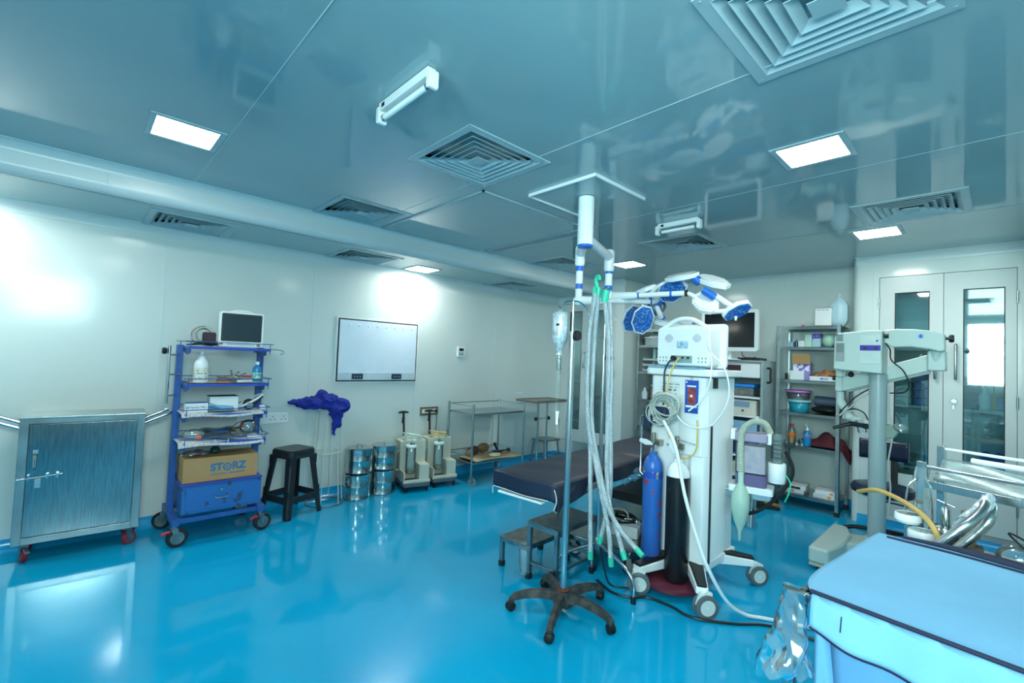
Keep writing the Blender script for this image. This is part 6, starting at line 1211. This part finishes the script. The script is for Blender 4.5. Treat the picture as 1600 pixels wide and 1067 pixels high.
for x in (-.02, .98): MB().cyl((x, -.34, .06), (x, -.34, .64), .012).build('leg', 'chrome', t); castor(t, x, -.34, .028, .02, 'black', 'zinc', 1, top=.064)
MB().cyl((.005, -.02, .66), (.005, -.02, .86), .016, seg=16).build('vertical_tube', 'chrome', t)
# big wrapped push handles
WC = mat('film wrapped chrome', 'a9b4b6', .3, 1, var=.15, scale=9, bump=.25, bscale=30)
for dx, m in ((0, WC), (.06, WC)): 
    MB().tube(bez([(.115+dx*.6, -.33+dx*2, .69), (.165+dx*.6, -.32+dx*2, .77), (.235+dx*.5, -.29+dx*2, .87), (.27+dx*.3, -.25+dx*1.6, .92), (.28, -.17+dx, .965), (.25, -.08, .985)], 8), .0185, 18).build('push_handle', m, t)
MB().grid(lambda u, v: Vector((.235+.04*v, -.25+.12*v, .89+.09*v))+Vector((.03*math.cos(2*PI*u)*.8, .026*math.sin(2*PI*u), .034*math.sin(2*PI*u)*(1+.2*math.sin(9*v)))), 20, 12).build('handle_film', 'pvc', t)
# wrapped corner post
MB().grid(lambda u, v: Vector(((.026+.006*math.sin(8*v+4*u))*math.cos(2*PI*u), (.026)*math.sin(2*PI*u), .86+.2*v)), 16, 14).build('post_film', 'film', t)
def gauge(lab, x, y, z, r, h, tilt=0, red=False):
    g = thing('pressure_gauge', lab, 'gauge', on_w(x, y, z), tilt, 'pressure gauges'); MB().lathe([(0, 0), (r*.8, 0), (r, h*.3), (r, h*.8), (r*.93, h), (r*.88, h), (r*.88, h*.92), (0, h*.92)], seg=32).build('case', 'whitepaint', g)
    MB().lathe([(0, h*.96), (r*.86, h*.96)], seg=32).build('glass_face', 'clearplastic', g); MB().lathe([(0, h*.975), (.005, h*.97)], seg=10).build('hub', 'chrome', g)
    return g
gauge('round white pressure gauge at the left edge of the wrapped trolley', -.0, -.12, .81, .05, .042); MB().cyl(on_w(-.0, -.12, .69), on_w(-.0, -.12, .81), .014).build('gauge_stem', 'chrome', bpy.data.objects['pressure_gauge']).matrix_parent_inverse = Matrix.Translation(on_w(-.0, -.12, .81)).inverted()
g = gauge('round white pressure gauge with a red mark, next to the yellow tube', .075, -.17, .75, .052, .055, .2); MB().box((-.03, -.06, -.02), (.03, .03, 0)).build('bracket', 'chrome', g, .002); MB().ball((.015, -.055, -.005), .014, (1.2, .6, 1)).build('red_mark', mat('signal red', 'd2202c', .4), g); MB().box((-.03, -.04, -.055), (.04, .05, -.02)).build('foot', 'steel', g)
g = thing('gas_regulator', 'silver gas regulator with T-bar key on the wrapped trolley', 'regulator', on_w(.1, -.02, .691)); MB().lathe([(0, 0), (.04, 0), (.04, .06), (.055, .07), (.06, .1), (.05, .12), (.02, .125), (.018, .2), (.012, .21), (0, .21)], seg=28).build('body', 'drum', g); MB().cyl((-.03, .0, .235), (.03, 0, .215), .005).cyl((0, 0, .2), (0, 0, .23), .006).build('key', 'chrome', g)
MB().cyl((.05, 0, .08), (.09, 0, .08), .016, seg=14).build('outlet', 'chrome', g)
g = thing('brass_valve', 'dull brass hexagonal valve on the wrapped trolley', 'valve', on_w(.19, -.04, .691), .3); MB().lathe([(0, 0), (.022, 0), (.022, .1), (.034, .105), (.034, .125), (.024, .13), (.024, .17), (.03, .175), (.03, .215), (.02, .22), (0, .22)], seg=6).build('body', mat('dull bronze', '8c8274', .35, .9, var=.1), g); MB().cyl((-.04, 0, .06), (.04, 0, .06), .02, seg=6).build('side_port', 'dull bronze' and MATS['dull bronze'], g)
tag(cable('yellow_tube', [on_w(-.33, .12, .84), on_w(-.2, .03, .89), on_w(-.06, -.05, .888), on_w(.07, -.14, .86), on_w(.14, -.2, .81), on_w(.17, -.22, .74), on_w(.18, -.22, .70)], .0115, mat('amber rubber tube', 'c4a25c', .4)), 'amber rubber tube curving over the pressure gauges', 'tube')
g = thing('face_mask', 'black rubber mask ring on the deck of the wrapped trolley', 'mask', on_w(.33, -.24, .7), .2); MB().lathe([(.05, 0), (.085, .0), (.1, .02), (.085, .045), (.06, .04), (.05, .02), (.05, 0)], seg=28).build('ring', 'black', g); MB().ball((0, 0, .02), .05, (1, 1, .4)).build('cushion', mat('dark rubber', '1f2a28', .5), g)
g = thing('clear_dome', 'clear plastic dome on the deck of the wrapped trolley', 'dome', on_w(.33, .0, .69)); MB().ball((0, 0, .06), .06, (1.2, 1, 1)).build('dome', 'clearplastic', g)
tag(cable('clear_tube', [on_w(.24, -.3, .69), on_w(.28, -.28, .76), on_w(.36, -.28, .8), on_w(.42, -.3, .76), on_w(.45, -.34, .72)], .004, 'pvc'), 'thin clear tube arching over the wrapped trolley deck', 'tube')
tag(cable('dark_tube', [on_w(.2, -.1, .69), on_w(.24, -.2, .7), on_w(.3, -.22, .75), on_w(.4, -.1, .78), on_w(.3, .0, .85), on_w(.5, -.1, .8)], .004, 'cableblack'), 'thin dark lead across the wrapped trolley deck', 'cable')
g = thing('printed_packet', 'crumpled packet with red and yellow print beside the handles', 'packet', on_w(.17, -.27, .7), .1); MB().grid(lambda u, v: Vector((-.07+.16*u, -.05+.1*v, .006+.012*math.sin(9*u+4*v))), 14, 8).build('packet', mat('red yellow print', 'd8d4c4', .5, col2='b8442c', thresh=(.38, .44), scale=34), g, solid=.003)
tag(MB().cyl(on_w(.12, .18, 1.1), on_w(.62, .17, 1.1), .014, seg=14).build('paper_roll', 'whitepaint'), 'white rolled sheet lying on the wrapped trolley rails', 'roll')
g = thing('chrome_clamps', 'pair of thin chrome spring arms beside the wrapped corner post', 'clamp', on_w(0, 0, .86)); 
for x in (-.045, .035): MB().tube(bez([(x*.4, -.02, .14), (x, -.03, .1), (x*1.2, -.03, .0), (x*1.2, -.03, -.06)], 5), .004, 8).build('arm', 'chrome', g)
